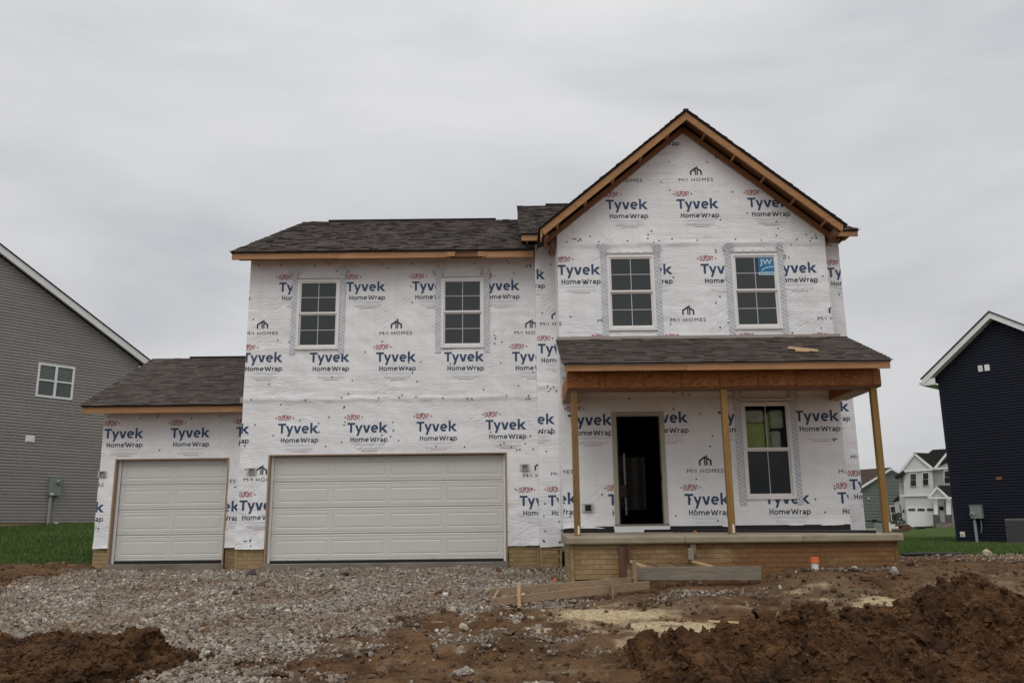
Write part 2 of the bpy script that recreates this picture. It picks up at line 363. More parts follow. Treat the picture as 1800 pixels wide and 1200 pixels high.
def masks(x, y):
    n = fbm(x*.9, y*.9, s=3); n2 = fbm(x*2.6, y*2.6, s=9); n3 = fbm(x*7, y*7, s=15, o=3)
    xb = np.interp(y, XB[:, 0], XB[:, 1])
    grav = sm(xb-x+n*.8+n2*.6+.25*n3, -1.0, 1.1)*sm(x+n2*.25, -8.9, -8.45)*(y < 17.9)
    # the gravel thins out over the mud nearest the camera
    grav = grav*(1-.66*sm(x+.9*n+.5*n2+.35*(10.6-y)*(y < 10.6), -2.5, -.6)*(1-sm(y, 10.0, 12.4)))
    grav = np.maximum(grav, .8*np.exp(-((x-2.9)/1.0)**4-((y-13.25)/.28)**2))
    grav = np.maximum(grav, .6*np.exp(-((x-5.2)/.9)**4-((y-14.05)/.22)**2))
    grav = np.maximum(grav, .50*sm(n+.7*n2+.5*n3, .05, .7)*sm(x, -3.5, -1.5)*(1-sm(x, .6, 1.6))*(y < 13))
    saw = 0
    for cx, cy, rx, ry, a in ((1.35, 11.6, .72, .65, 1.1), (1.0, 12.2, .50, .32, .8), (1.95, 10.45, 1.0, .60, 1.2), (2.0, 10.9, .8, .3, .45), (5.3, 11.9, .80, .5, 1.15), (4.5, 11.6, .9, .4, .4), (4.3, 12.9, .8, .22, .35), (3.4, 10.2, .7, .3, .35), (1.6, 9.8, .6, .3, .5)):
        saw = np.maximum(saw, a*np.exp(-((x-cx+.35*n2*.3)/rx)**2-((y-cy)/ry)**2))
    saw = sm(saw+.30*n2+.22*n3, .20, 1.0)
    dust = sm(x, .2, 1.6)*(1-sm(x, 9, 12))*np.exp(-((y-11.6)/2.0)**4)*sm(n+.5*n2, -.9, .5)
    gL = sm(-x, 8.4, 8.9)*sm(y+.35*n2+.3*n3, 19.9, 20.35)
    gR = sm(x, 6.9, 7.2)*sm(y+.4*n2+.35*n3, 20.7, 21.15)
    bk = (y > 30)*1.0
    return grav, saw, dust, np.maximum(np.maximum(gL, gR), bk), n, n2, n3
def grade(lo, hi, step, far_lo, far_hi, k=1.18):
    c = list(np.arange(lo, hi, step)); d = step; p = lo; a = []
    while p > far_lo: d *= k; p -= d; a.append(p)
    d = step; p = c[-1]; b = []
    while p < far_hi: d *= k; p += d; b.append(p)
    return np.array(a[::-1]+c+b)
gx = grade(-9.4, 8.6, .045, -260, 260); gy = grade(7.0, 17.6, .045, -60, 620)
GX, GY = np.meshgrid(gx, gy); grav, saw, dust, grass, n_, n2_, n3_ = masks(GX, GY)
bare = (1-grass)*(GY < 24)*(GY > 4)*(np.abs(GX) < 12)
nr = fbm(GX*3.1, GY*3.1, s=31, o=5, g=.62); wl = worley(GX*5.5, GY*5.5, GX*0, 4)
GZ = gz(GX, GY)+bare*(.030*n_+.030*nr*(1-.5*grav)+.020*(.5-wl)*(1-grav))*(1-.72*np.maximum(dust, saw))-.012*grav
GZ = np.where((GX > -8.6) & (GX < 6.8) & (GY > 17.55), -.03, GZ)
ny, nx = GX.shape; idx = np.arange(nx*ny).reshape(ny, nx)
quads = np.stack([idx[:-1, :-1], idx[:-1, 1:], idx[1:, 1:], idx[1:, :-1]], -1).reshape(-1, 4)
def mk_ground():
    m, nt, bs = newmat('ground_soil'); v = coords(nt)
    A = lambda n: N(nt, 'ShaderNodeAttribute', attribute_name=n).outputs['Fac']
    soil = ramp(nt, noise(nt, v, 1.6, 7, .66, .3), [(.28, (.068, .032, .013)), (.5, (.142, .077, .036)), (.75, (.225, .140, .076))])
    fine = noise(nt, v, 26, 6, .75)
    soil = mixc(nt, .9, soil, ramp(nt, fine, [(.3, .45), (.7, 1.45)]), 'MULTIPLY')
    dustc = ramp(nt, noise(nt, coords(nt, (1, 2.5, 1)), 5, 6, .7), [(.3, (.125, .075, .040)), (.55, (.205, .140, .086)), (.8, (.36, .28, .19))])
    dustc = mixc(nt, .8, dustc, ramp(nt, fine, [(.3, .6), (.7, 1.3)]), 'MULTIPLY')
    col = mixc(nt, A('dust'), soil, dustc)
    gc = ramp(nt, noise(nt, v, 30, 4, .7), [(.35, (.075, .055, .042)), (.6, (.18, .155, .13)), (.75, (.27, .245, .215))])
    col = mixc(nt, math_(nt, 'MULTIPLY', A('grav'), .85), col, gc)
    sawc = ramp(nt, noise(nt, coords(nt, (1, .45, 1)), 15, 7, .85, .5), [(.36, (.20, .135, .075)), (.52, (.58, .46, .28)), (.74, (.80, .68, .46))])
    col = mixc(nt, .75, col, ramp(nt, noise(nt, coords(nt, (1, .5, 1)), 1.1, 6, .7, .8), [(.38, .52), (.5, 1.0), (.68, 1.22)]), 'MULTIPLY')
    col = mixc(nt, A('saw'), col, sawc)
    gr_ = ramp(nt, noise(nt, v, .5, 5, .7), [(.3, (.032, .056, .008)), (.7, (.058, .094, .013))])
    col = mixc(nt, A('grass'), col, gr_)
    nt.links.new(col, bs.inputs['Base Color']); bs.inputs['Roughness'].default_value = .95; bs.inputs['Specular IOR Level'].default_value = .15
    h = math_(nt, 'ADD', noise(nt, v, 22, 6, .75), math_(nt, 'MULTIPLY', noise(nt, v, 90, 3), .35))
    bump(nt, bs, h, .85, .045); return m
M_ground = mk_ground()
gm = npmesh('ground', np.stack([GX, GY, GZ], -1).reshape(-1, 3), quads, M_ground, True, True,
            {'grav': grav.ravel(), 'saw': saw.ravel(), 'dust': dust.ravel(), 'grass': grass.ravel()})
tag(link('ground', gm), kind='structure')
def gz1(x, y): return float(gz(np.array([x]), np.array([y]))[0])
# stones scattered as one mass
def ico():
    t = (1+5**.5)/2; v = np.array([(-1,t,0),(1,t,0),(-1,-t,0),(1,-t,0),(0,-1,t),(0,1,t),(0,-1,-t),(0,1,-t),(t,0,-1),(t,0,1),(-t,0,-1),(-t,0,1)], float)
    f = np.array([(0,11,5),(0,5,1),(0,1,7),(0,7,10),(0,10,11),(1,5,9),(5,11,4),(11,10,2),(10,7,6),(7,1,8),(3,9,4),(3,4,2),(3,2,6),(3,6,8),(3,8,9),(4,9,5),(2,4,11),(6,2,10),(8,6,7),(9,8,1)])
    return v/np.linalg.norm(v[0]), f
IV, IF = ico()
def rocks(pos, size, flat=.65, jit=.28, seed=1):
    r = np.random.default_rng(seed); n = len(pos)
    v = IV[None]*(1+r.uniform(-jit, jit, (n, 12, 1)))*size[:, None, None]*r.uniform(.65, 1.25, (n, 1, 3))
    v[:, :, 2] *= flat
    q = r.normal(size=(n, 4)); q[:, 1:3] *= .45; q /= np.linalg.norm(q, axis=1)[:, None]
    w, x, y, z = q.T
    Rm = np.stack([1-2*(y*y+z*z), 2*(x*y-z*w), 2*(x*z+y*w), 2*(x*y+z*w), 1-2*(x*x+z*z), 2*(y*z-x*w), 2*(x*z-y*w), 2*(y*z+x*w), 1-2*(x*x+y*y)], -1).reshape(n, 3, 3)
    v = np.einsum('nij,nkj->nki', Rm, v)+pos[:, None]
    f = (IF[None]+12*np.arange(n)[:, None, None]).reshape(-1, 3)
    return v.reshape(-1, 3), f
def mk_stone(name, stops, dirt=.5):
    m, nt, bs = newmat(name); g = N(nt, 'ShaderNodeNewGeometry')
    col = ramp(nt, g.outputs['Random Per Island'], stops)
    col = mixc(nt, .7, col, ramp(nt, noise(nt, coords(nt), 60, 4), [(.3, .65), (.7, 1.15)]), 'MULTIPLY')
    col = mixc(nt, ramp(nt, noise(nt, coords(nt), 1.0, 5, .6), [(.42, 0.0), (.64, dirt*1.25)]), col, (.150, .086, .045))
    nt.links.new(col, bs.inputs['Base Color']); bs.inputs['Roughness'].default_value = .85
    bump(nt, bs, noise(nt, coords(nt), 120, 3), .3, .004); return m
M_gravel = mk_stone('crushed_limestone', [(0, (.10, .078, .057)), (.25, (.20, .165, .128)), (.5, (.31, .268, .215)), (.72, (.24, .215, .195)), (.9, (.43, .375, .30)), (1, (.62, .55, .44))])
M_soilc = mk_stone('soil_clod', [(0, (.042, .019, .008)), (.6, (.095, .047, .020)), (.985, (.155, .088, .042)), (1, (.28, .25, .20))], .2)
def gsurf(x, y):
    g_, s_, d_, gr, n, n2, n3 = masks(x, y); return gz(x, y)+.030*n, g_, s_, d_, gr
def scatter(n, x0, x1, y0, y1, keep, size, name, mat, lift=.3, power=1.0, flat=.65, seed=1, parent=None, pre=None):
    r = np.random.default_rng(seed); x = r.uniform(x0, x1, n); y = y0+(y1-y0)*r.uniform(0, 1, n)**power
    z, g_, s_, d_, gr = gsurf(x, y); k = r.uniform(0, 1, n) < keep(x, y, g_, s_, d_, gr)
    x, y, z = x[k], y[k], z[k]; s = size(r, len(x), g_[k])
    v, f = rocks(np.stack([x, y, z+s*lift], -1), s, flat, .28, seed)
    return link(name, npmesh(name, v, f, mat), parent)
vis = lambda x, y: (np.abs(x) < y*.72+1.6)
o = scatter(118000, -9.1, 1.6, 7.4, 17.42, lambda x, y, g, s, d, gr: vis(x, y)*sm(g, .12, .8)*(y > 7.6), lambda r, n, g: np.clip(r.lognormal(-4.0, .36, n), .008, .055), 'gravel', M_gravel, .25, 1.15, seed=5)
tag(o, 'grey crushed stone gravel spread in front of the garage doors', 'gravel', kind='stuff')
o = scatter(15000, -6, 9, 7.4, 16.5, lambda x, y, g, s, d, gr: vis(x, y)*(.10+.5*g)*(1-.6*s)*(g < .6), lambda r, n, g: np.clip(r.lognormal(-4.25, .45, n), .006, .05), 'loose_stones', M_gravel, .3, 1, seed=8)
tag(o, 'loose pale stones scattered over the bare brown soil', 'stones', kind='stuff')
o = scatter(2600, 1.6, 8, 12.6, 14.3, lambda x, y, g, s, d, gr: sm(g, .15, .6), lambda r, n, g: np.clip(r.lognormal(-3.9, .3, n), .009, .05), 'porch_gravel', M_gravel, .3, 1, seed=18)
tag(o, 'patch of grey gravel under the leaning plank by the porch', 'gravel', kind='stuff')
o = scatter(26000, -10.5, 10, 7.4, 20.6, lambda x, y, g, s, d, gr: vis(x, y)*(1-.85*g)*(1-gr)*(1-.75*s)*(1-.5*d)*((y < 17.4) | (x < -8.7) | (x > 6.9)), lambda r, n, g: np.clip(r.lognormal(-4.2, .55, n), .006, .075), 'soil_crumbs', M_soilc, .2, 1, .7, seed=9)
tag(o, 'crumbled brown soil lumps over the bare yard', 'soil', kind='stuff')
o = scatter(5200, 6.9, 16, 14.5, 21.2, lambda x, y, g, s, d, gr: (1-gr)*.9, lambda r, n, g: np.clip(r.lognormal(-4.1, .4, n), .007, .05), 'yard_stones', M_gravel, .3, 1, seed=12)
tag(o, 'small stones over the soil right of the porch', 'stones', kind='stuff')
# ------------------------------------------------------------------ dirt piles
def mk_mound():
    m, nt, bs = newmat('dug_clay_soil'); v = coords(nt)
    col = ramp(nt, noise(nt, v, 3.2, 6, .62, .5), [(.3, (.036, .0155, .006)), (.5, (.088, .041, .0155)), (.7, (.150, .075, .029)), (.85, (.22, .12, .050))])
    col = mixc(nt, .8, col, ramp(nt, noise(nt, v, 34, 5, .7), [(.3, .55), (.7, 1.35)]), 'MULTIPLY')
    nt.links.new(col, bs.inputs['Base Color']); bs.inputs['Roughness'].default_value = .85; bs.inputs['Specular IOR Level'].default_value = .25
    bump(nt, bs, math_(nt, 'ADD', noise(nt, v, 30, 6, .75), math_(nt, 'MULTIPLY', noise(nt, v, 110, 3), .3)), .9, .03); return m
M_mound = mk_mound()
def dirt_pile(label, crest, yc, back, front, x0, x1, step, seed, amp, smoothface=0):
    cx = np.array([at(a, b, yc).x for a, b in crest]); cz = np.array([at(a, b, yc).z for a, b in crest])
    xs = np.arange(x0, x1, step); ys = np.arange(yc-front-.25, yc+back+.25, step)
    X, Y = np.meshgrid(xs, ys)
    top = np.interp(X, cx, cz); g = gz(X, Y)
    w = fbm(X*1.3, Y*1.3, s=seed)*.16
    tb = np.clip((Y-yc)/back+w, 0, 1); tf = np.clip((yc-Y)/front+w*.6, 0, 1)
    prof = np.where(Y > yc, (1-tb**1.3), (1-.82*tf**1.15-.18*sm(tf, .8, 1)))
    prof = np.clip(prof, 0, 1)
    side = sm(X, x0, x0+.22)*(1-sm(X, x1-.4, x1)) if x0 > 0 else (1-sm(X, x1-.3, x1))
    Z = g-.06+(top-g+.03)*prof*side
    co = np.stack([X, Y, Z], -1)
    # surface normal, then lumps pushed out along it
    dx = np.gradient(co, axis=1); dy = np.gradient(co, axis=0); nn = np.cross(dx, dy); nn /= np.linalg.norm(nn, axis=-1)[..., None]
    x, y, z = co[..., 0], co[..., 1], co[..., 2]
    wx = x+.10*vn(x*4, y*4, z*4, 71); wy = y+.10*vn(x*4+9, y*4, z*4, 72); wz = z+.1*vn(x*4, y*4+9, z*4, 73)
    d = 0
    for f, a in ((1.9, .28), (4.2, .20), (9, .14), (19, .08), (40, .034)):
        m_ = .5+.5*sm(fbm(x*1.6, y*1.6, z*1.6, s=seed+int(f)), -.4, .5)
        d = d+a*(.62-worley(wx*f, wy*f, wz*f, int(seed+f*3)))*m_
    d = d+.035*fbm(x*7, y*7, z*7, s=seed+40, o=5, g=.62)
    if smoothface:             # bucket-smoothed upper face with a deep crack under it
        sf = sm(y, yc-1.05, yc-.8)*(1-sm(x, -3.9, -3.6)); d = d*(1-.72*sf)
        crack = np.exp(-((y-(yc-.98+.10*vn(x*1.7, x*0, s=88)))/.05)**2)*(1-sm(x, -3.7, -3.3)); d = d-.16*crack
    fade = side*prof**.35
    co = co+nn*(amp*d*(.15+.85*np.clip(fade*1.15, 0, 1)))[..., None]
    ny, nx = X.shape; ii = np.arange(nx*ny).reshape(ny, nx)
    q = np.stack([ii[:-1, :-1], ii[:-1, 1:], ii[1:, 1:], ii[1:, :-1]], -1).reshape(-1, 4)
    c = Vector(((x0+x1)/2, yc, gz1((x0+x1)/2, yc))); flatco = co.reshape(-1, 3)-np.array(c)
    t = thing('dirt_pile', label, 'dirt pile', c)
    ob = link('packed_soil', npmesh('packed_soil', flatco, q, M_mound, False, True), t, c)
    r = np.random.default_rng(seed); n = 15000
    pick = r.integers(0, ny, n), r.integers(0, nx, n); p = co[pick]; s = np.clip(r.lognormal(-4.25, .55, n), .006, .07)
    v, f = rocks(p+np.array([0, 0, 1])*s[:, None]*.1, s, .85, .48, seed); v = v-np.array(c)
    cl_ = link('soil_clods', npmesh('soil_clods', v, f, M_mound), t, c); tag(cl_, kind='stuff')
dirt_pile('tall rough heap of dug brown clay at the right foreground',
          [(1085,1150),(1100,1132),(1180,1126),(1196,1108),(1210,1126),(1240,1122),(1280,1100),(1300,1090),(1325,1096),(1345,1110),(1380,1094),(1415,1076),(1432,1064),(1450,1092),(1480,1102),(1510,1090),(1540,1080),(1560,1076),(1590,1072),(1604,1056),(1617,1042),(1640,1030),(1680,1020),(1712,1020),(1740,1034),(1766,1060),(1800,1092),(1860,1105),(1920,1150)],
          8.75, .8, 1.9, 1.06, 6.2, .0115, 21, 1.0)
dirt_pile('low smooth-faced pile of brown clay at the left foreground',
          [(-120,1128),(-40,1122),(0,1122),(60,1116),(120,1112),(160,1110),(200,1116),(212,1120),(225,1110),(242,1110),(252,1126),(262,1150),(272,1168),(285,1178),(295,1164),(305,1164),(318,1182),(330,1196),(350,1215),(380,1240)],
          8.75, .6, 1.7, -6.1, -2.75, .0115, 47, .8, 1)
# ================================================================== the house being built
YL, YM, YB, YC, YP = 18.1, 17.5, 17.15, 16.05, 14.5
H = thing('unfinished_house', 'two-storey house under construction, clad in white printed house wrap with unpainted wood eaves', 'house', (0.2, 17.5, 0))
def dsp(x, z, s=0, seams=()):
    a = fbm(x*.8+2.2*vn(x*.5, z*.5, s=s+3), z*2.6, s=s, o=4, g=.5)
    b = fbm((x+z)*1.5, (x-z)*.6, s=s+50, o=3)
    c = fbm((x-z)*.55+1.3*vn(x*.7, z*.7, s=s+21), (x+z)*2.0, s=s+22, o=4)
    d = .0055*(1-np.abs(a)*1.8)+.003*b+.005*(1-2*np.abs(c))
    for sz in seams:
        e = z-sz-.012*vn(x*2.2, x*0, s=s+8)
        d = d+.026*np.exp(-((e-.03)/.035)**2)*(.5+.5*vn(x*5, z*9, s=s+9))+.009*sm(e, -.012, .012)*np.exp(-np.maximum(e, 0)*2.2)
        d = d+.010*np.exp(-((e-.16)/.12)**2)*(1-2*np.abs(vn(x*1.3, z*11, s=s+10)))
    return d+.008
SHEETS = {}
def sheet(key, Y, x0, x1, z0, z1, holes=(), seams=(), top=None, s=0, step=.04, botwave=.012, mat=None, bmin=None):
    def axis(a, b, extra):
        c = np.linspace(a, b, max(2, int((b-a)/step)+1)); e = [q for q in extra if a < q < b]
        c = np.array([q for q in c if all(abs(q-w) > step*.3 for w in e) or q in (a, b)]); return np.unique(np.concatenate([c, e])) if e else c
    xs = axis(x0, x1, [q for h in holes for q in h[:2]]); zs = axis(z0, z1, [q for h in holes for q in h[2:]])
    X, Z = np.meshgrid(xs, zs)
    keep = np.ones((len(zs)-1, len(xs)-1), bool); xc = (xs[1:]+xs[:-1])/2; zc = (zs[1:]+zs[:-1])/2
    for h in holes: keep &= ~((xc[None] > h[0]) & (xc[None] < h[1]) & (zc[:, None] > h[2]) & (zc[:, None] < h[3]))
    if top is not None:
        T_ = top(X); keep &= ~((Z[:-1, :-1] >= T_[:-1, :-1]) & (Z[:-1, 1:] >= T_[:-1, 1:])); Z = np.minimum(Z, T_)
    D = dsp(X, Z, s, seams)
    Zf = Z+botwave*fbm(X*2.1, X*0, s=s+77)*np.exp(-(Z-z0)/.10)
    D = D+.018*np.exp(-(Z-z0)/.06)*(.6+.8*vn(X*1.9, X*0, s=s+66))
    co = np.stack([X, Y-D, Zf], -1).reshape(-1, 3); nx = len(xs); ii = np.arange(X.size).reshape(X.shape)
    q = np.stack([ii[:-1, :-1], ii[:-1, 1:], ii[1:, 1:], ii[1:, :-1]], -1)[keep]
    o = link('house_wrap', npmesh('house_wrap', co, q, M_wrap, True, True), H)
    SHEETS[key] = (o, Y, s, seams, x0, x1, z0, z1, top); return o
wins_M = [(-4.54, -3.64), (-1.49, -.585)]; wins_C = [(1.87, 2.80), (4.31, 5.22)]
ZU = (4.44, 5.965)
GD2 = (-4.985, -.135, -.2, 2.262); GD1 = (-8.38, -5.985, -.2, 2.262)
sheet('L', YL, -8.70, -5.60, .42, 3.42, [GD1], (), s=1)
sheet('M', YM, -5.57, .51, .40, 6.50, [GD2]+[(a+.03, b-.03, ZU[0]+.03, ZU[1]-.03) for a, b in wins_M], (3.36,), s=2)
sheet('B', YB, .50, .97, .385, 6.58, (), (3.52,), s=3)
sheet('Bright', YB, 6.10, 6.89, .63, 6.58, (), (3.52,), s=4)
DOOR = (1.86, 2.84, .74, 2.87); PW = (4.30, 5.225, 1.22, 3.035)
gtop = lambda x: 8.60-.826*np.abs(x-3.51)+.02
sheet('C', YC, .91, 6.19, .74, 8.62, [(a+.03, b-.03, ZU[0]+.03, ZU[1]-.03) for a, b in wins_C]+[DOOR, (PW[0]+.03, PW[1]-.03, PW[2]+.03, PW[3]-.03)], (6.16, 3.20), gtop, s=5)
# side and back walls, sheathed
sw = MB()
for a in ((-8.70, -8.62, YL, 24.2, .44, 3.3), (-8.62, -5.6, 24.12, 24.2, .44, 3.3), (-5.57, -5.49, YM, 28.4, .44, 6.4), (-5.5, .5, 28.32, 28.4, .44, 6.4),
          (.50, .58, YB+.01, YM, .44, 6.5), (6.81, 6.89, YB+.02, 28.9, .44, 6.55), (.5, 6.81, 28.82, 28.9, .44, 6.55), (.91, .96, YC+.01, YB, .72, 6.3), (6.14, 6.19, YC+.01, YB, .72, 6.3), (.42, .5, 28.4, 28.9, .44, 6.5)): sw.box(*a)
sw.prism([(18.1, 3.3), (24.2, 3.3), (21.15, 4.85)], 'x', -8.70, -8.62); sw.prism([(17.5, 6.4), (28.4, 6.4), (23, 9.1)], 'x', -5.57, -5.49)
sw.prism([(17.15, 6.5), (28.9, 6.5), (23.1, 9.4)], 'x', 6.81, 6.89); sw.prism([(17.5, 6.3), (28.9, 6.3), (23.1, 9.45)], 'x', .22, .28)
sw.build('side_wall', M_wrap, H)
# ---------------- printed marks
def glyphs(body, width, cap, off=0.0, base='T', gap=1.0, xh=0):
    cu = bpy.data.curves.new('t', 'FONT'); cu.body = body; cu.size = 1; cu.offset = off; cu.resolution_u = 3; cu.space_character = gap
    o = bpy.data.objects.new('t', cu); C0.objects.link(o); bpy.context.view_layer.update()
    me = bpy.data.meshes.new_from_object(o.evaluated_get(bpy.context.evaluated_depsgraph_get()))
    v = np.array([p.co[:2] for p in me.vertices]); f = [tuple(p.vertices) for p in me.polygons]
    bpy.data.objects.remove(o); bpy.data.curves.remove(cu); bpy.data.meshes.remove(me)
    x0, x1 = v[:, 0].min(), v[:, 0].max(); H_ = .682+2*off
    if xh:                     # taller small letters
        y_ = v[:, 1]; v[:, 1] = np.where(y_ < .449, y_*xh/.449, np.where(y_ > 0, xh+(y_-.449)*(.70-xh)/.233, y_)); v[:, 1] = np.where(y_ < 0, y_, v[:, 1])
    return (v[:, 0]-x0)*width/(x1-x0), (v[:, 1]+off)*cap/H_, f, (x1-x0)
class Print:
    def __init__(s): s.v = []; s.f = []; s.m = []
    def add(s, x, y, f, m):
        b = len(s.v); s.v += [(a, 0, c) for a, c in zip(x, y)]; s.f += [tuple(i+b for i in q) for q in f]; s.m += [m]*len(f)
    def rect(s, x0, x1, y0, y1, m): s.add([x0, x1, x1, x0], [y0, y0, y1, y1], [(0, 1, 2, 3)], m)
    def stroke(s, pts, w, m):
        for (a, b), (c, d) in zip(pts, pts[1:]):
            l = math.hypot(c-a, d-b); ux, uy = (c-a)/l, (d-b)/l; e = w*.22; a, b, c, d = a-ux*e, b-uy*e, c+ux*e, d+uy*e; nx_, ny_ = -uy*w/2, ux*w/2
            s.add([a-nx_, c-nx_, c+nx_, a+nx_], [b-ny_, d-ny_, d+ny_, b+ny_], [(0, 1, 2, 3)], m)
    def bm(s):
        bm = bmesh.new(); vs = [bm.verts.new(p) for p in s.v]
        for n_, (q, m) in enumerate(zip(s.f, s.m)):
            for i in q: vs[i].co.y = -.00003*(n_ % 40)
            try: f = bm.faces.new([vs[i] for i in q]); f.material_index = m
            except ValueError: pass
        bm.normal_update()
        for ax, st in ((0, .055), (2, .055)):
            lo = min(v.co[ax] for v in bm.verts); hi = max(v.co[ax] for v in bm.verts); q = lo+st
            while q < hi:
                co = [0, 0, 0]; co[ax] = q; no = [0, 0, 0]; no[ax] = 1
                bmesh.ops.bisect_plane(bm, geom=bm.verts[:]+bm.edges[:]+bm.faces[:], plane_co=co, plane_no=no, dist=1e-5); q += st
        return bm
PM = [M_blue, M_navy, M_red, M_grey, M_black]
def letters(p, word, x0, y0, cap, w, m, pos):
    def P_(x, y, ox, sx): return (x0+(ox+x*sx)*cap, y0+y*cap)
    for ch, ox, sx in zip(word, pos[0], pos[1]):
        def st(pts, ww=w):
            q = [P_(a, b, ox, sx) for a, b in pts]; n = len(q); L_, R_ = [], []
            for i in range(n):
                a = q[max(i-1, 0)]; b = q[min(i+1, n-1)]; dx, dy = b[0]-a[0], b[1]-a[1]; l = math.hypot(dx, dy); nx_, ny_ = -dy/l*ww*cap/2, dx/l*ww*cap/2
                L_.append((q[i][0]+nx_, q[i][1]+ny_)); R_.append((q[i][0]-nx_, q[i][1]-ny_))
            al = L_+R_; p.add([a for a, b in al], [b for a, b in al], [(i, n+i, n+i+1, i+1) for i in range(n-1)], m)
        def pa(a, b, c, d, hw):
            hw = hw/sx**.5; q = [P_(*t, ox, sx) for t in ((a-hw/2, b), (a+hw/2, b), (c+hw/2, d), (c-hw/2, d))]; p.add([t[0] for t in q], [t[1] for t in q], [(0, 1, 2, 3)], m)
        def el(cx, cy, rx, ry, a0=0, a1=360, n=22): st([(cx+rx*math.cos(R(a0+(a1-a0)*k/n)), cy+ry*math.sin(R(a0+(a1-a0)*k/n))) for k in range(n+1)])
        h = w/2
        if ch == 'T': st([(0, 1-h), (.785, 1-h)]); st([(.39, 0), (.39, 1-w)], w*1.08)
        elif ch == 'y': pa(.10, .76, .38, .03, w*1.12); pa(.64, .76, .23, -.33, w*1.08)
        elif ch == 'v': pa(.10, .76, .34, 0, w*1.15); pa(.63, .76, .385, 0, w*1.15)
        elif ch == 'e': el(.36, .38, .275, .30, 5, 312); st([(.12, .385), (.66, .385)], w*.85)
        elif ch == 'k': st([(.10, 0), (.10, 1.06)], w*1.08); pa(.60, .76, .22, .34, w*1.4); pa(.24, .46, .64, 0, w*1.45)
        elif ch == 'H': st([(.08, 0), (.08, 1)]); st([(.62, 0), (.62, 1)]); st([(.15, .52), (.55, .52)], w*.95)
        elif ch == 'o': el(.35, .38, .27, .30, 0, 360)
        elif ch == 'm':
            st([(.08, 0), (.08, .76)])
            for c in (.30, .72): st([(c-.21, .42), (c-.17, .58), (c-.06, .68), (c+.06, .68), (c+.17, .60), (c+.21, .45), (c+.21, 0)])
        elif ch == 'W': pa(.08, 1, .27, 0, w*1.0); pa(.49, .88, .29, 0, w*.95); pa(.51, .88, .72, 0, w*.95); pa(.93, 1, .74, 0, w*1.0)
        elif ch == 'r': st([(.08, 0), (.08, .76)]); st([(.10, .42), (.16, .60), (.28, .68), (.42, .68)])
        elif ch == 'a': st([(.54, 0), (.54, .46), (.49, .60), (.38, .68), (.25, .69), (.11, .64)]); el(.32, .22, .21, .155, 0, 360, 18)
        elif ch == 'p': st([(.08, -.28), (.08, .76)]); el(.36, .38, .27, .30, 0, 360)
def logo_T():
    p = Print()
    letters(p, 'Tyvek', 0, -.205, .203, .190, 0, ((0, .80, 1.585, 2.40, 3.24), (1, 1, 1, 1, 1.12)))
    letters(p, 'HomeWrap', .070, -.394, .0985, .172, 1, ((0, .84, 1.76, 3.05, 4.02, 5.62, 6.12, 6.96), (1, 1.15, 1.15, 1.15, 1.42, 1, 1.10, 1.08)))
    p.rect(.805, .815, -.198, -.188, 3); p.rect(.852, .862, -.392, -.382, 3)
    return p.bm()
def logo_D():
    p = Print()
    x, y, f, _ = glyphs('DUPONT', .270, .084, .014); x = x+.014
    y = (y-.04)*(1.42-.45*((x-.14)/.14)**2); p.add(x-.025, y+.110, f, 2)
    for q in (-1, 1):
        c = .125+q*.165; p.add([c, c, c+q*.032], [.088, .132, .110], [(0, 1, 2) if q > 0 else (0, 2, 1)], 2)
    return p.bm()
def logo_S():
    p = Print(); r = random.Random(4)
    for z, a, b, h, m in ((-.440, .12, .78, .005, 3), (-.462, .20, .72, .005, 3), (-.516, .16, .74, .006, 3), (-.548, .19, .72, .010, 3), (-.585, .30, .62, .009, 2)):
        q = a
        while q < b:
            l = r.uniform(.02, .06); p.rect(q, min(q+l, b), z, z+h, m); q += l+.008
    return p.bm()
def logo_I():
    p = Print()
    x, y, f, _ = glyphs('M', .088, .068); p.add(x, y-.068, f, 4)
    p.stroke([(.108, -.058), (.142, -.010)], .008, 4); x, y, f, _ = glyphs('I', .010, .068); p.add(x+.160, y-.068, f, 4)
    x, y, f, _ = glyphs('HOMES', .43, .068, 0, gap=1.22); p.add(x+.25, y-.068, f, 4)
    w = .030; p.stroke([(.245, .072), (.245, .150), (.348, .222), (.452, .150), (.452, .072)], w, 4)
    p.stroke([(.340, .07), (.340, .205)], .024, 4); p.stroke([(.378, .07), (.378, .175)], .024, 4)
    a = [k*math.pi/4 for k in range(8)]; p.add([.378+.016*math.cos(q) for q in a], [.240+.016*math.sin(q) for q in a], [tuple(range(8))], 4)
    return p.bm()
TM = {'T': [logo_T(), logo_D(), logo_S()], 'I': [logo_I()]}
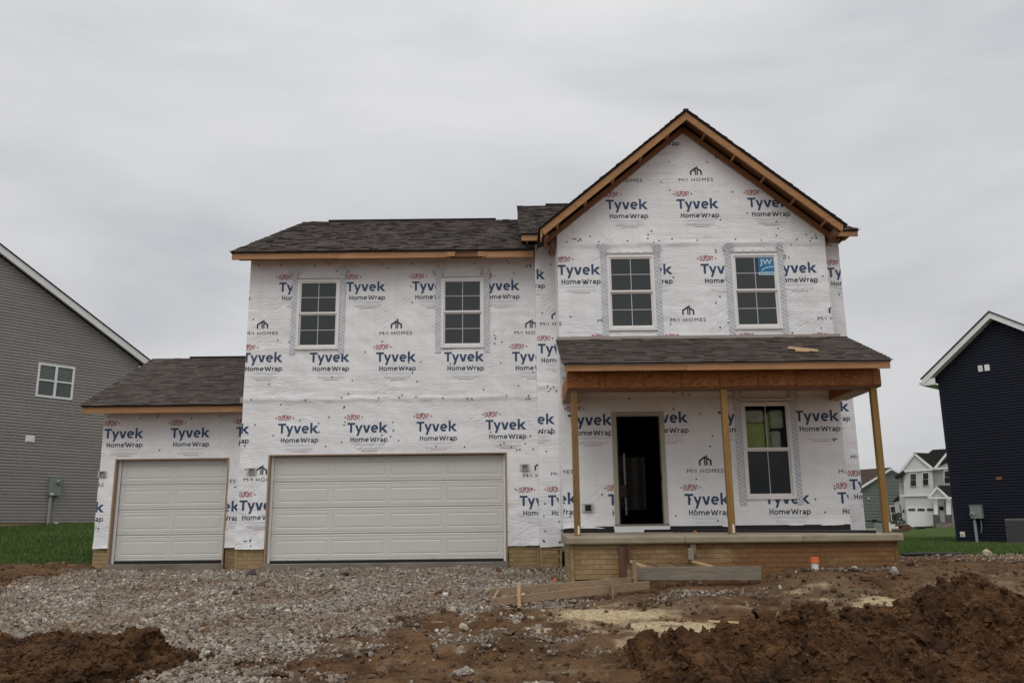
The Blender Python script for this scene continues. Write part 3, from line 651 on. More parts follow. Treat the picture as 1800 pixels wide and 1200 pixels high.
LOGOS = {
'L': [('T',-8.67,2.90),('T',-7.26,2.90),('T',-5.87,2.91),('T',-9.37,1.37),('T',-6.54,1.36),('I',-6.51,1.81),('I',-9.27,1.76)],
'M': [('T',-6.37,5.92),('T',-4.94,5.91),('T',-3.51,5.90),('T',-2.11,5.90),('T',-0.66,5.89),('I',-5.60,4.84),('I',-2.78,4.81),('I',0.05,4.79),('T',-5.63,4.39),('T',-4.23,4.38),('T',-2.84,4.37),('T',-1.42,4.36),('T',-0.00,4.35),('T',-6.24,2.90),('T',-4.82,2.90),('T',-3.40,2.90),('T',-1.98,2.91),('T',-0.56,2.93),('I',-5.47,1.80),('I',0.20,1.82),('T',-5.53,1.36),('T',0.12,1.39)],
'B': [('T',-0.13,6.02),('I',0.59,4.89),('T',0.53,4.44),('T',0.01,2.99),('I',0.75,1.83),('T',0.68,1.38)],
'Bright': [('T',6.60,6.00),('T',5.96,3.18),('I',6.73,2.10),('T',6.66,1.63)],
'C': [('T',1.90,7.12),('T',3.31,7.12),('T',4.72,7.13),('T',0.50,7.12),('T',2.60,8.66),('I',1.96,7.56),('I',3.38,7.56),('I',4.78,7.56),('T',0.91,5.78),('T',2.32,5.77),('T',3.71,5.77),('T',5.15,5.77),('I',0.28,4.63),('I',1.66,4.68),('I',3.07,4.68),('I',4.50,4.68),('I',5.91,4.68),('T',1.55,4.21),('T',2.96,4.20),('T',4.40,4.20),('T',5.80,4.19),('T',1.04,2.83),('T',2.47,2.86),('T',3.87,2.86),('T',5.32,2.86),('I',0.43,1.80),('I',3.23,1.79),('I',6.05,1.75),('T',0.34,1.38),('T',1.75,1.35),('T',3.16,1.34),('T',4.64,1.34),('T',5.99,1.34)]}
def cut(bm, co, no):
    if not bm.verts: return
    bmesh.ops.bisect_plane(bm, geom=bm.verts[:]+bm.edges[:]+bm.faces[:], plane_co=co, plane_no=no, dist=1e-5, clear_outer=True)
HOLES = {'L': [GD1], 'M': [GD2], 'C': [DOOR]}
for key, items in LOGOS.items():
    sh, Y, s, seams, x0, x1, z0, z1, top = SHEETS[key]
    for kind, X0, Z0, tpl in [(k_, a_, b_, t_) for k_, a_, b_ in items for t_ in TM[k_]]:
        bm = tpl.copy(); bmesh.ops.translate(bm, verts=bm.verts, vec=(X0, 0, Z0))
        cut(bm, (x0+.004, 0, 0), (-1, 0, 0)); cut(bm, (x1-.004, 0, 0), (1, 0, 0)); cut(bm, (0, 0, z0+.02), (0, 0, -1)); cut(bm, (0, 0, z1), (0, 0, 1))
        if key == 'C' and Z0 > 6.3:
            cut(bm, (3.51, 0, 8.56), (.826, 0, 1)); cut(bm, (3.51, 0, 8.56), (-.826, 0, 1))
        if key == 'C' and Z0 == 2.86 and X0 > 1.5: cut(bm, (0, 0, 2.89), (0, 0, 1))
        for h in HOLES.get(key, []):
            w = .85 if kind == 'T' else .7
            if X0 < h[1] and X0+w > h[0] and Z0-.6 < h[3] and Z0 > h[2]:
                if Z0-.25 > h[3]: cut(bm, (0, 0, h[3]+.01), (0, 0, -1))
                elif X0+w/2 < (h[0]+h[1])/2: cut(bm, (h[0]-.01, 0, 0), (1, 0, 0))
                else: cut(bm, (h[1]+.01, 0, 0), (-1, 0, 0))
        for h in ([(a, b, *ZU) for a, b in wins_M] if key == 'M' else ([(a, b, *ZU) for a, b in wins_C]+[PW]) if key == 'C' else []):
            if X0 < h[1] and X0+.9 > h[0] and Z0-.6 < h[3] and Z0+.26 > h[2] and bm.faces:
                for co_, no_ in (((h[0], 0, 0), (1, 0, 0)), ((h[1], 0, 0), (1, 0, 0)), ((0, 0, h[2]), (0, 0, 1)), ((0, 0, h[3]), (0, 0, 1))):
                    bmesh.ops.bisect_plane(bm, geom=bm.verts[:]+bm.edges[:]+bm.faces[:], plane_co=co_, plane_no=no_, dist=1e-5)
                dead = [f for f in bm.faces if h[0] < f.calc_center_median().x < h[1] and h[2] < f.calc_center_median().z < h[3]]
                bmesh.ops.delete(bm, geom=dead, context='FACES')
        if key == 'B' and (kind, X0) in (('T', .68), ('I', .75)): cut(bm, (.885, 0, 0), (1, 0, 0))
        if not bm.faces: bm.free(); continue
        bmesh.ops.delete(bm, geom=[v for v in bm.verts if not v.link_faces], context='VERTS')
        c = np.array([v.co[:] for v in bm.verts]); D = dsp(c[:, 0], c[:, 2], s, seams)
        for v, d in zip(bm.verts, D): v.co.y = v.co.y+Y-d-.0045
        me = bpy.data.meshes.new('printed_mark'); bm.normal_update(); bm.to_mesh(me); bm.free()
        for q in PM: me.materials.append(q)
        me.polygons.foreach_set('use_smooth', [True]*len(me.polygons))
        BASE[sh.name] = Vector((0, 0, 0)); link('printed_mark', me, sh)
# cap fasteners holding the wrap
def caps(key, n, lines=(), clusters=()):
    sh, Y, s, seams, x0, x1, z0, z1, top = SHEETS[key]; r = random.Random(s*31); pts = []
    for _ in range(n): pts.append((r.uniform(x0+.05, x1-.05), r.uniform(z0+.1, z1-.1)))
    for a, b, z, st in lines:
        q = a
        while q < b: pts.append((q, z+r.uniform(-.03, .03))); q += st*r.uniform(.5, 1.5)
    for cx, cz, k, sp in clusters:
        for _ in range(k): pts.append((cx+r.uniform(-sp, sp), cz+r.uniform(-sp, sp)*.6))
    m = MB()
    for x, z in pts:
        if top is not None and z > top(np.array([x]))[0]-.08: continue
        if any(h[0]-.03 < x < h[1]+.03 and h[2] < z < h[3]+.03 for h in HOLES.get(key, [])+[(a-.1, b+.1, ZU[0]-.1, ZU[1]+.1) for a, b in wins_M+wins_C]+([PW] if key == 'C' else [])): continue
        y = Y-float(dsp(np.array([x]), np.array([z]), s, seams)[0])-.003; rr = .017
        a = [k*math.pi/3 for k in range(6)]
        m.add([(x+rr*math.cos(q), y, z+rr*math.sin(q)) for q in a]+[(x+rr*.7*math.cos(q), y-.006, z+rr*.7*math.sin(q)) for q in a],
              [(0,1,7,6),(1,2,8,7),(2,3,9,8),(3,4,10,9),(4,5,11,10),(5,0,6,11),(6,7,8,9,10,11)])
    o = m.build('wrap_cap', M_cap, sh, local=True); tag(o, kind='stuff')
caps('L', 14, [(-8.6, -5.7, 3.12, .5)]); caps('M', 135, [(-5.4, .4, 6.28, .55), (-5.4, .4, 3.40, .9)], [(-5.3, .52, 5, .1), (.35, 3.38, 4, .1), (.4, 6.2, 4, .1)])
caps('B', 16, (), [(.85, 6.4, 3, .05), (.9, .45, 3, .05), (.56, .5, 3, .04), (.75, 3.5, 4, .1)]); caps('Bright', 9, [(6.2, 6.8, 6.5, .3)])
caps('C', 120, [(1.1, 6.1, 6.25, .6)], [(1.3, 6.27, 6, .08), (5.95, 6.28, 6, .12), (6.05, 2.3, 3, .05)])
# small creased seam strips (the lapped upper edge of the lower roll)
# ---------------- windows
def win(xa, xb, z0, z1, Y, cols, rows, up=M_glass, lo=M_glass, label=None, parent=H):
    fw = .055; w = link('window', MB().box(xa, xb, Y-.035, Y+.06, z0, z0+fw+.012).box(xa, xb, Y-.035, Y+.06, z1-fw, z1).box(xa, xa+fw, Y-.035, Y+.06, z0+fw+.012, z1-fw).box(xb-fw, xb, Y-.035, Y+.06, z0+fw+.012, z1-fw).mesh('window', M_white), parent)
    b = w.modifiers.new('bevel', 'BEVEL'); b.width = .004; b.segments = 1
    if label: w['label'] = label
    zm = (z0+z1)/2-.005
    def sash(za, zb, y, g, st=.028):
        part('sash', M_white, w, (xa+fw, xb-fw, y, y+.03, za, za+st+.01), (xa+fw, xb-fw, y, y+.03, zb-st, zb), (xa+fw, xa+fw+st, y, y+.03, za+st+.01, zb-st), (xb-fw-st, xb-fw, y, y+.03, za+st+.01, zb-st))
        gx0, gx1, gz0, gz1_ = xa+fw+st, xb-fw-st, za+st+.01, zb-st; mw = .012
        me = None; cw = (gx1-gx0-(cols-1)*mw)/cols; rh = (gz1_-gz0-(rows-1)*mw)/rows
        me = MB().box(0, cw, 0, .005, 0, rh).mesh('pane', g)
        for i in range(cols):
            for j in range(rows): link('pane', me, w, (gx0+i*(cw+mw), y+.012, gz0+j*(rh+mw)))
        for i in range(1, cols): part('muntin', M_mun, w, (gx0+i*(cw+mw)-mw, gx0+i*(cw+mw), y+.004, y+.02, gz0, gz1_))
        for j in range(1, rows): part('muntin', M_mun, w, (gx0, gx1, y+.006, y+.019, gz0+j*(rh+mw)-mw, gz0+j*(rh+mw)))
    sash(zm+.012, z1-fw, Y-.018, up); sash(z0+fw+.012, zm+.012, Y+.012, lo)
    for sx in (-1, 1):          # tape down both sides, with loose curled ends above
        e = xa if sx < 0 else xb; n = 26; m = MB(); tw = .115
        zs = [z0-.10+(z1-z0+.30)*k/n for k in range(n+1)]; v = []
        for k, z in enumerate(zs):
            dy = .016+.004*math.sin(k*1.3+xa*7)+(.012*max(0, k-n+4))
            off = .014*math.sin(k*.7+xa)*max(0, k-n+5)/5
            v += [(e+sx*.001+off, Y-dy, z), (e+sx*tw+off*1.6, Y-dy-.002, z+.008*math.sin(k*2.1))]
        m.add(v, [(2*k, 2*k+1, 2*k+3, 2*k+2) for k in range(n)]); m.build('flashing_tape', M_tape, w, local=True, smooth=True)
        cr = MB(); rq = random.Random(int(e*100)+int(z1*10))
        for k in range(9):         # crumpled loose end of the tape
            c = Vector((e+sx*(.06+rq.uniform(-.09, .09)), Y-.03, z1+.10+rq.uniform(-.03, .12)))
            cr.add([c+Vector((rq.uniform(-.06, .06), rq.uniform(-.03, .01), rq.uniform(-.06, .06))) for _ in range(4)], [(0, 1, 2), (0, 2, 3)])
        cr.build('crumpled_tape', M_tape, w, local=True)
    tp = MB(); n = 40; v = []
    for k in range(n+1):
        x = xa-.12+(xb-xa+.24)*k/n; v += [(x, Y-.02, z1+.012+.004*math.sin(k*1.7)), (x, Y-.030-.012*abs(math.sin(k*.9)), z1+.045+.012*math.sin(k*1.1)+.01*math.sin(k*2.7))]
    tp.add(v, [(2*k, 2*k+2, 2*k+3, 2*k+1) for k in range(n)]); tp.build('head_flap', M_wrap, w, local=True, smooth=True)
    part('gap_shade_strip', M_gapshade, w, (xa-.02, xb+.02, Y-.028, Y-.005, z1+.001, z1+.012))  # dark strip painted as the shade under the head flap
    return w
for a, b in wins_M: win(a, b, ZU[0], ZU[1], YM-.01, 2, 2)
w1 = win(*wins_C[0], ZU[0], ZU[1], YC-.01, 2, 2); w2 = win(*wins_C[1], ZU[0], ZU[1], YC-.01, 2, 2, label='window with a blue maker sticker on its upper right pane')
w3 = win(*PW, YC-.01, 2, 1, up=M_glasst, lo=M_glassd)
BASE[w2.name] = Vector((0, 0, 0))
# sticker on the pane
st = Print(); st.rect(4.835, 5.145, 5.585, 5.875, 0); st.rect(4.835, 5.145, 5.52, 5.585, 1)
x, y, f, _ = glyphs('JW', .25, .11, .02); st.add(x+4.865, y+5.735, f, 1)
x, y, f, _ = glyphs('JELD-WEN', .27, .040, .01); st.add(x+4.855, y+5.533, f, 0)
st.stroke([(4.90, 5.62), (4.96, 5.66), (5.04, 5.685), (5.13, 5.69)], .022, 1)
v = [(a, YC-.030-(.0015 if i >= 8 else 0), c) for i, (a, _, c) in enumerate(st.v)]
me = bpy.data.meshes.new('sticker'); me.from_pydata(v, [], st.f); me.materials.append(M_jwb); me.materials.append(M_jww); me.polygons.foreach_set('material_index', st.m)
link('sticker', me, w2)
# ---------------- garage doors
def garage_door(x0, x1, z0, z1, Y, cols, label):
    g = link('garage_door', MB().box(x0, x1, Y+.035, Y+.05, z0, z1).mesh('garage_door', M_door), H); g['label'] = label
    n = 4; h = (z1-z0)/n
    def prof(m, xa, xb, za, zb):     # raised field inside a pressed groove
        L = [(0, 0), (.016, .007), (.032, 0), (.05, -.001)]
        v = []
        for o, d in L: v += [(xa+o, d, za+o), (xb-o, d, za+o), (xb-o, d, zb-o), (xa+o, d, zb-o)]
        f = []
        for k in range(len(L)-1):
            a = 4*k; b = a+4
            for i in range(4): f.append((a+i, a+(i+1) % 4, b+(i+1) % 4, b+i))
        f.append(tuple(range(4*len(L)-4, 4*len(L)))); m.add(v, f)
    mg = .085; gap = .075; pw = (x1-x0-2*mg-(cols-1)*gap*1.35)/cols
    pm = MB(); prof(pm, 0, pw, 0, h-.235); pm = pm.mesh('door_panel', M_door)
    for k in range(n):
        za = z0+k*h; zb = za+h; m = MB(); y = Y
        pa, pb = za+.115, zb-.12
        xs = [x0]+[q for c in range(cols) for q in (x0+mg+c*(pw+gap*1.35), x0+mg+c*(pw+gap*1.35)+pw)]+[x1]
        for c in range(0, len(xs), 2): m.add([(xs[c], y, pa), (xs[c+1], y, pa), (xs[c+1], y, pb), (xs[c], y, pb)], [(0, 1, 2, 3)])
        def strip(p):                # horizontal band with pressed ribs: list of (z, depth)
            m.add([q for z, d in p for q in ((x0, y+d, z), (x1, y+d, z))], [(2*i, 2*i+1, 2*i+3, 2*i+2) for i in range(len(p)-1)])
        strip([(za+.002, .02), (za+.006, .004), (za+.022, 0), (za+.034, 0), (za+.040, .006), (za+.050, .006), (za+.056, 0), (pa, 0)])
        strip([(pb, 0), (zb-.064, 0), (zb-.058, .006), (zb-.048, .006), (zb-.042, 0), (zb-.020, 0), (zb-.008, .008), (zb-.002, .02)])
        m.build('door_section', M_door, g, local=True)
        for c in range(cols): link('door_panel', pm, g, (xs[1+2*c], y, pa))
    part('bottom_seal', M_rubber, g, (x0, x1, Y+.004, Y+.04, z0-.045, z0-.001))
BASE_fix = lambda o: BASE.__setitem__(o.name, Vector((0, 0, 0)))
garage_door(-4.90, -.215, .155, 2.235, YM+.13, 4, 'wide double garage door'); garage_door(-8.29, -6.045, .165, 2.245, YL+.13, 2, 'narrow single garage door')
for (x0, x1, Y) in ((GD2[0], GD2[1], YM), (GD1[0], GD1[1], YL)):
    part('door_jamb', M_jamb, H, (x0, x0+.03, Y-.03, Y+.17, .10, 2.262)); part('door_jamb', M_jamb, H, (x1-.03, x1, Y-.03, Y+.17, .10, 2.262))
    part('door_header', M_jamb, H, (x0+.03, x1-.03, Y-.018, Y+.17, 2.237, 2.262))
    part('weather_strip', M_white, H, (x0+.03, x0+.085, Y+.09, Y+.125, .11, 2.236), bevel=.005); part('weather_strip', M_white, H, (x1-.075, x1-.03, Y+.09, Y+.125, .11, 2.236), bevel=.005)
    part('concrete_curb', M_curb, H, (x0-.02, x1+.02, Y-.06, Y+.3, -.25, .103), bevel=.008)
# ---------------- roofs and eaves
def shingle_mesh(w, e, t):
    return MB().add([(0,0,0),(w,0,0),(w,e,-.001),(0,e,-.001),(0,.002,t),(w,.002,t),(w,e,.0025),(0,e,.0025)], [(0,3,2,1),(4,5,6,7),(0,1,5,4),(1,2,6,5),(2,3,7,6),(3,0,4,7)])
SHM = [[shingle_mesh(w, .152, t).mesh('shingle', M_sh) for t in (.009, .015, .021)] for w in (.14, .20, .27)]
def shingles(parent, O, U, V, width, length, expo=.143, singles=0, clip=None, seed=1):
    O, U, V = Vector(O), Vector(U).normalized(), Vector(V).normalized(); Nn = U.cross(V); M = Matrix((U, V, Nn)).transposed().to_4x4()
    r = random.Random(seed); cnt = 0; stuff = MB(); row = 0; v = 0
    while v < length-.01:
        e = min(.152, length-v+.005); u = -r.uniform(0, .2)
        while u < width-.02:
            wi = r.randrange(3); w = (.14, .20, .27)[wi]; a = max(u, 0); b = min(u+w, width+r.uniform(-.004, .006)); ti = r.choice((0, 0, 1, 2)); u += w+.002
            if b-a < .03: continue
            if clip and not clip((a+b)/2, v): continue
            if cnt < singles:
                o = link('shingle', SHM[wi][ti], parent, (0, 0, 0)); p = O+U*a+V*v
                o.matrix_local = Matrix.Translation(p-BASE[parent.name]) @ M @ Matrix.Diagonal(((b-a)/w, 1, 1, 1)); cnt += 1
            else:
                t = (.009, .015, .021)[ti]; q = shingle_mesh(b-a, e, t)
                stuff.add([O+U*(x+a)+V*(y+v)+Nn*z for x, y, z in q.v], q.f)
        v += expo; row += 1
    if stuff.v: tag(stuff.build('shingle_field', M_sh, parent, local=True), kind='stuff')
def roof(name_label, slab, mats=M_felt):
    o = slab.build('roof', mats, H); BASE_fix(o)
    if name_label: o['label'] = name_label
    return o
def slope(y0, z0, y1, z1, x0, x1, t=.03):
    return MB().prism([(y0, z0), (y1, z1), (y1, z1-t), (y0, z0-t)], 'x', x0, x1)
# garage wing roof
rL = roof('low roof over the single garage', slope(17.57, 3.325, 20.95, 4.98, -8.96, -5.575).prism([(20.95, 4.98), (24.6, 3.2), (24.6, 3.17), (20.95, 4.95)], 'x', -8.96, -5.575))
shingles(rL, (-8.985, 17.545, 3.318), (1, 0, 0), (0, 3.38, 1.655), 3.40, 3.76, seed=3)
part('ridge_vent', M_shd, rL, (-8.05, -5.58, 20.88, 21.02, 4.97, 5.012))
rM = roof('long shingled roof over the double garage wing', slope(17.03, 6.447, 23.0, 9.30, -5.86, .24).prism([(23.0, 9.30), (28.9, 6.44), (28.9, 6.41), (23.0, 9.27)], 'x', -5.86, .24))
MB_ = slope(17.03, 6.447, 17.6, 6.447+.57*.478, .24, .50); MB_.build('roof_edge', M_felt, H)
shingles(rM, (-5.885, 17.005, 6.440), (1, 0, 0), (0, 5.97, 2.853), 6.12, 6.62, seed=4)
shingles(rM, (.235, 17.005, 6.440), (1, 0, 0), (0, 5.97, 2.853), .26, .50, seed=14)
part('ridge_vent', M_shd, rM, (-5.17, -.42, 22.93, 23.07, 9.295, 9.338))
rB = roof('taller main roof behind the gable', slope(16.68, 6.665, 23.1, 9.75, .20, 7.15).prism([(23.1, 9.75), (29.5, 6.66), (29.5, 6.63), (23.1, 9.72)], 'x', .20, 7.15))
shingles(rB, (.178, 16.655, 6.658), (1, 0, 0), (0, 6.42, 3.085), 1.9, 7.12, seed=5)
shingles(rB, (6.1, 16.655, 6.658), (1, 0, 0), (0, 6.42, 3.085), 1.08, 7.12, seed=6, clip=lambda u, v: v < 1.2+u*2.2 or u > .35)
part('ridge_vent', M_shd, rB, (1.0, 6.6, 23.02, 23.16, 9.745, 9.79))
# gable roof
gr_ = MB()
for s in (-1, 1):
    e = 3.51+s*2.95; ze = 8.835-.826*2.95
    gr_.add([(3.51,15.6,8.835),(3.51,21.3,8.835),(e,16.75,ze),(e,15.6,ze),(3.51,15.6,8.80),(3.51,21.3,8.80),(e,16.75,ze-.035),(e,15.6,ze-.035)], [(0,1,2,3),(4,7,6,5),(0,3,7,4),(3,2,6,7),(2,1,5,6)])
rC = roof('steep front gable roof', gr_)
shingles(rC, (.535, 16.9, 6.375), (0, -1, 0), (2.96, 0, 2.445), 1.33, 3.83, seed=7)
shingles(rC, (6.485, 15.575, 6.375), (0, 1, 0), (-2.96, 0, 2.445), 1.33, 3.83, seed=8)
part('ridge_cap', M_shd, rC, (3.46, 3.56, 15.60, 16.3, 8.832, 8.852))
# porch roof
rP = roof('shallow porch roof with scraps of lumber on it', slope(14.13, 3.452, 16.03, 4.272, .86, 6.38, .015))
shingles(rP, (.835, 14.105, 3.448), (1, 0, 0), (0, 1.90, .82), 5.58, 2.07, seed=9, singles=300)
part('wall_flashing', M_metal, rP, (.86, 6.3, 15.985, 16.02, 4.262, 4.325))
# fascia, drip edges, soffit
def fascia(pieces, Y, t=.038, mat=None):
    for x0, x1, z0, z1, *dy in pieces: part('fascia_board', mat or M_fascia, H, (x0, x1, Y+(dy[0] if dy else 0), Y+t+(dy[0] if dy else 0), z0, z1), bevel=.003)
fascia([(-8.94, -5.58, 3.165, 3.296)], YL-.5); fascia([(-5.84, -3.62, 6.29, 6.42), (-3.614, -1.26, 6.285, 6.418, .003), (-.615, .47, 6.275, 6.41)], YM-.45)
fascia([(-1.255, -.62, 6.30, 6.415, .012)], YM-.45, mat=M_stud)
part('nailer_block', M_fascia, H, (-1.34, -1.17, YM-.472, YM-.452, 6.305, 6.40)); part('nailer_block', M_fascia, H, (-.70, -.53, YM-.478, YM-.458, 6.295, 6.40))
fascia([(.22, .64, 6.515, 6.635), (6.44, 7.14, 6.535, 6.64)], YB-.45)
fascia([(.885, 2.93, 3.322, 3.425), (2.935, 6.37, 3.318, 3.425)], YP-.35)
for x0, x1, Y, z in ((-8.95, -5.58, YL-.51, 3.296), (-5.85, .47, YM-.46, 6.42), (.20, .66, YB-.46, 6.635), (6.42, 7.15, YB-.46, 6.64), (.87, 6.385, YP-.36, 3.425)): part('drip_edge', M_metal, H, (x0, x1, Y, Y+.03, z, z+.026))
part('eave_deck', M_stud, H, (-8.92, -5.58, YL-.46, YL+.02, 3.285, 3.30)); part('eave_deck', M_stud, H, (-5.82, .5, YM-.41, YM, 6.405, 6.42))
for x0, x1, y0, y1, z in ((.22, .93, YB-.41, YB, 6.56), (6.19, 7.12, YB-.41, YB+.2, 6.56)):
    m = MB(); q = x0+.1
    while q < x1-.05: m.box(q, q+.038, y0, y1, z-.02, z+.09); q += .61
    m.box(x0, x1, y0, y1, z+.092, z+.105); m.build('rafter_tail', M_stud, H)
for s in (-1, 1):
    X = lambda d: 3.51+s*d
    en = 2.91; m = MB().prism([(X(0), 8.79), (X(en), 8.79-.826*en), (X(en-.035), 8.63-.826*(en-.035)-.005), (X(0), 8.625)], 'y', 15.62, 15.66)
    m.build('rake_board', M_rake, H, .003)
    m = MB().prism([(X(0), 8.775), (X(en-.02), 8.775-.826*(en-.02)), (X(en-.03), 8.755-.826*(en-.03)), (X(0), 8.755)], 'y', 15.66, 16.04); m.build('gable_soffit_deck', M_stud, H)
    m = MB().prism([(X(0), 8.66), (X(en-.06), 8.66-.826*(en-.06)), (X(en-.06), 8.53-.826*(en-.06)), (X(0), 8.53)], 'y', 15.975, 16.012); m.build('sub_rake', M_stud, H)
    for k in range(5):
        d = .38+k*.56; zc_ = 8.79-.826*d
        lk = MB().beam((X(d), 15.66, zc_-.105), (X(d), 15.975, zc_-.105), .04, .09, up=(s*.64, 0, .77)); lk.build('lookout', M_rake, H)
part('corner_block', M_stud, H, (.66, .72, 15.70, 16.4, 6.22, 6.36)); part('corner_block', M_stud, H, (6.27, 6.35, 15.70, 16.4, 6.22, 6.36))
part('rake_return', M_rake, H, (.575, .605, 15.62, 15.9, 6.20, 6.42), bevel=.003)
part('truss_heel', M_stud, H, (.80, .90, 16.1, 16.9, 6.26, 6.52)); part('truss_heel', M_stud, H, (6.24, 6.86, 16.9, 17.12, 6.54, 6.70))
part('roof_flashing', M_metal, H, (-5.66, -5.58, 17.55, 17.66, 3.33, 3.47)); part('roof_flashing', M_metal, H, (.40, .49, 17.3, 17.45, 6.47, 6.60))
# porch: beams, posts, slab
q = .935; k = 0
while q < 6.30:
    e = min(q+.655, 6.325); part('osb_panel', M_osb, H, (q, e-.011, YP-.06, YP-.045, 3.085, 3.36)); q = e+.001
part('porch_beam', M_osb, H, (.94, 6.32, YP-.043, YP+.30, 3.075, 3.36)); part('beam_bottom_plate', M_stud, H, (.94, 6.32, YP-.03, YP+.29, 3.055, 3.0745))
part('porch_beam', M_osb, H, (5.99, 6.32, YP+.30, YC-.01, 3.06, 3.36)); part('porch_beam', M_osb, H, (.94, 1.26, YP+.30, YC-.01, 3.06, 3.36))
part('beam_bottom_plate', M_board, H, (5.99, 6.32, YP+.291, YC-.01, 3.045, 3.0595)); part('beam_bottom_plate', M_board, H, (.94, 1.26, YP+.291, YC-.01, 3.045, 3.0595))
part('porch_ceiling_deck', M_stud, H, (.95, 6.3, YP-.3, YC-.01, 3.37, 3.38))
for i, x in enumerate((1.055, 3.625, 6.20)):
    p_ = part('porch_post', M_post, H, (x-.052, x+.052, YP-.002, YP+.102, .612, 3.055), bevel=.006)
    BASE_fix(p_); part('post_base', M_galv, p_, (x-.055, x+.055, YP-.006, YP+.106, .606, .618))
    part('post_tag', M_pvc, p_, (x+(.0 if i < 2 else .02), x+(.03 if i < 2 else .045), YP-.006, YP-.003, .64, .78))
for a, b in ((.86, 2.78), (2.786, 4.70), (4.706, 6.335)):
    MB().prism([(14.27, .478), (14.25, .50), (14.25, .583), (14.268, .603), (16.03, .652), (16.03, .478)], 'x', a, b).build('porch_slab', M_slab, H, .006)
part('tar_paper', M_tar, H, (.93, 1.83, YC-.022, YC-.006, .652, .765), (2.42, 6.17, YC-.022, YC-.006, .652, .758))
part('porch_kick_board', M_trimw, H, (1.84, 2.86, YC-.045, YC-.023, .70, .772), (1.84, 2.38, YC-.045, YC-.023, .655, .70))
# brick-patterned foundation
def bricks(x0, x1, z0, z1, Y, seed, parent):
    r = random.Random(seed); L, c, j = .205, .0785, .0055; row = 0; z = z1
    while z > z0:
        za = z-c+j; x = x0-(L/2 if row % 2 else 0)
        while x < x1-.02:
            a = max(x, x0); b = min(x+L-.003, x1)
            if b-a > .03:
                o = link('brick', BRK, parent, (a, Y-r.uniform(0, .0035), max(za, z0))); o.scale = ((b-a)/.2, 1, (z-max(za, z0))/.07)
            x += L
        z -= c; row += 1
BRK = MB().add([(0,0,0),(.2,0,0),(.2,.03,0),(0,.03,0),(0,0,.07),(.2,0,.07),(.2,.03,.07),(0,.03,.07)], [(0,1,5,4),(1,2,6,5),(2,3,7,6),(3,0,4,7),(4,5,6,7),(0,3,2,1)])
BRK = BRK.mesh('brick', M_brick)
pf = part('porch_foundation', M_mortar, H, (.925, 6.27, 14.365, 16.04, -.35, .477)); BASE_fix(pf)
bricks(.985, 6.205, -.07, .475, 14.352, 2, pf)
part('corner_pier', M_brick, pf, (.92, .978, 14.345, 14.43, -.35, .4765), bevel=.004); part('corner_pier', M_brick, pf, (6.212, 6.272, 14.345, 14.43, -.35, .4765), bevel=.004)
m = MB(); r_ = random.Random(5)
for k in range(10):
    z = .475-k*.0785; y = 14.44-(.1 if k % 2 else 0)
    while y < 16.0: m.box(.914, .93, max(y, 14.435), min(y+.198, 16.0), z-.0715, z); y += .205
tag(m.build('side_bricks', M_brick, pf, local=True), kind='stuff')
for a, b, Y, zt, sd_ in ((-8.70, -8.40, YL, .43, 11), (-5.965, -5.60, YL, .43, 12), (-5.57, -5.005, YM, .41, 13), (-.115, .50, YM, .41, 14), (.50, .93, YB, .40, 15)):
    f_ = part('foundation_wall', M_mortar, H, (a, b, Y+.04, Y+.3, -.35, zt)); BASE_fix(f_)
    bricks(a+.05 if sd_ in (12, 13, 15) else a+.004, b-.05 if sd_ in (14, 15) else b-.004, -.05, zt-.002, Y+.022, sd_, f_)
    if sd_ in (12, 13, 15): part('corner_pier', M_brick, f_, (a, a+.046, Y+.018, Y+.06, -.35, zt-.002))
    if sd_ in (14, 15): part('corner_pier', M_brick, f_, (b-.046, b, Y+.018, Y+.06, -.35, zt-.002))
# ---------------- front door opening and dark rooms behind
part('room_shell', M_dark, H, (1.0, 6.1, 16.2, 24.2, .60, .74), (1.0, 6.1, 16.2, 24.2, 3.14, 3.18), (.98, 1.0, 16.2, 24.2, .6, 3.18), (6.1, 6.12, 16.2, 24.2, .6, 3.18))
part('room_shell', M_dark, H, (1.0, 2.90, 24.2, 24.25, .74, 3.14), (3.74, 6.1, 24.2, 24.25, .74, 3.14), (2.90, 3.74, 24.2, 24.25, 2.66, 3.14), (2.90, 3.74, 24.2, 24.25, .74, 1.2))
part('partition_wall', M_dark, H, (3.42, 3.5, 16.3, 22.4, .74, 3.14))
dt = part('door_frame', M_jambp, H, (1.86, 1.945, YC-.03, YC+.13, .78, 2.87), (2.765, 2.845, YC-.03, YC+.13, .78, 2.87), (1.945, 2.765, YC-.03, YC+.13, 2.795, 2.87), bevel=.004); BASE_fix(dt)
part('door_sill', M_curb, dt, (1.85, 2.85, YC-.06, YC+.13, .773, .80), bevel=.003)
for z in (.99, 1.66, 2.55): part('hinge', M_rubber, dt, (1.946, 1.962, YC+.04, YC+.10, z, z+.10))
part('strike_plate', M_rubber, dt, (2.748, 2.7645, YC+.03, YC+.08, 1.58, 1.70))
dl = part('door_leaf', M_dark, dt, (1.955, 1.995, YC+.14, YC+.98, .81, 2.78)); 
sgn = MB().box(2.06, 2.27, 17.39, 17.40, 1.36, 1.55, 0); sgn.build('door_notice', M_sdk, H); part('door_notice', M_sbl, H, (2.075, 2.255, 17.395, 17.41, 1.335, 1.36), (2.075, 2.255, 17.395, 17.41, 1.55, 1.575))
part('door_stile', M_trimw, H, (2.245, 2.285, 17.55, 17.57, 1.58, 2.22)); part('door_stile', M_trimw, H, (2.25, 2.285, 17.55, 17.57, .98, 1.33))
m_ = MB()
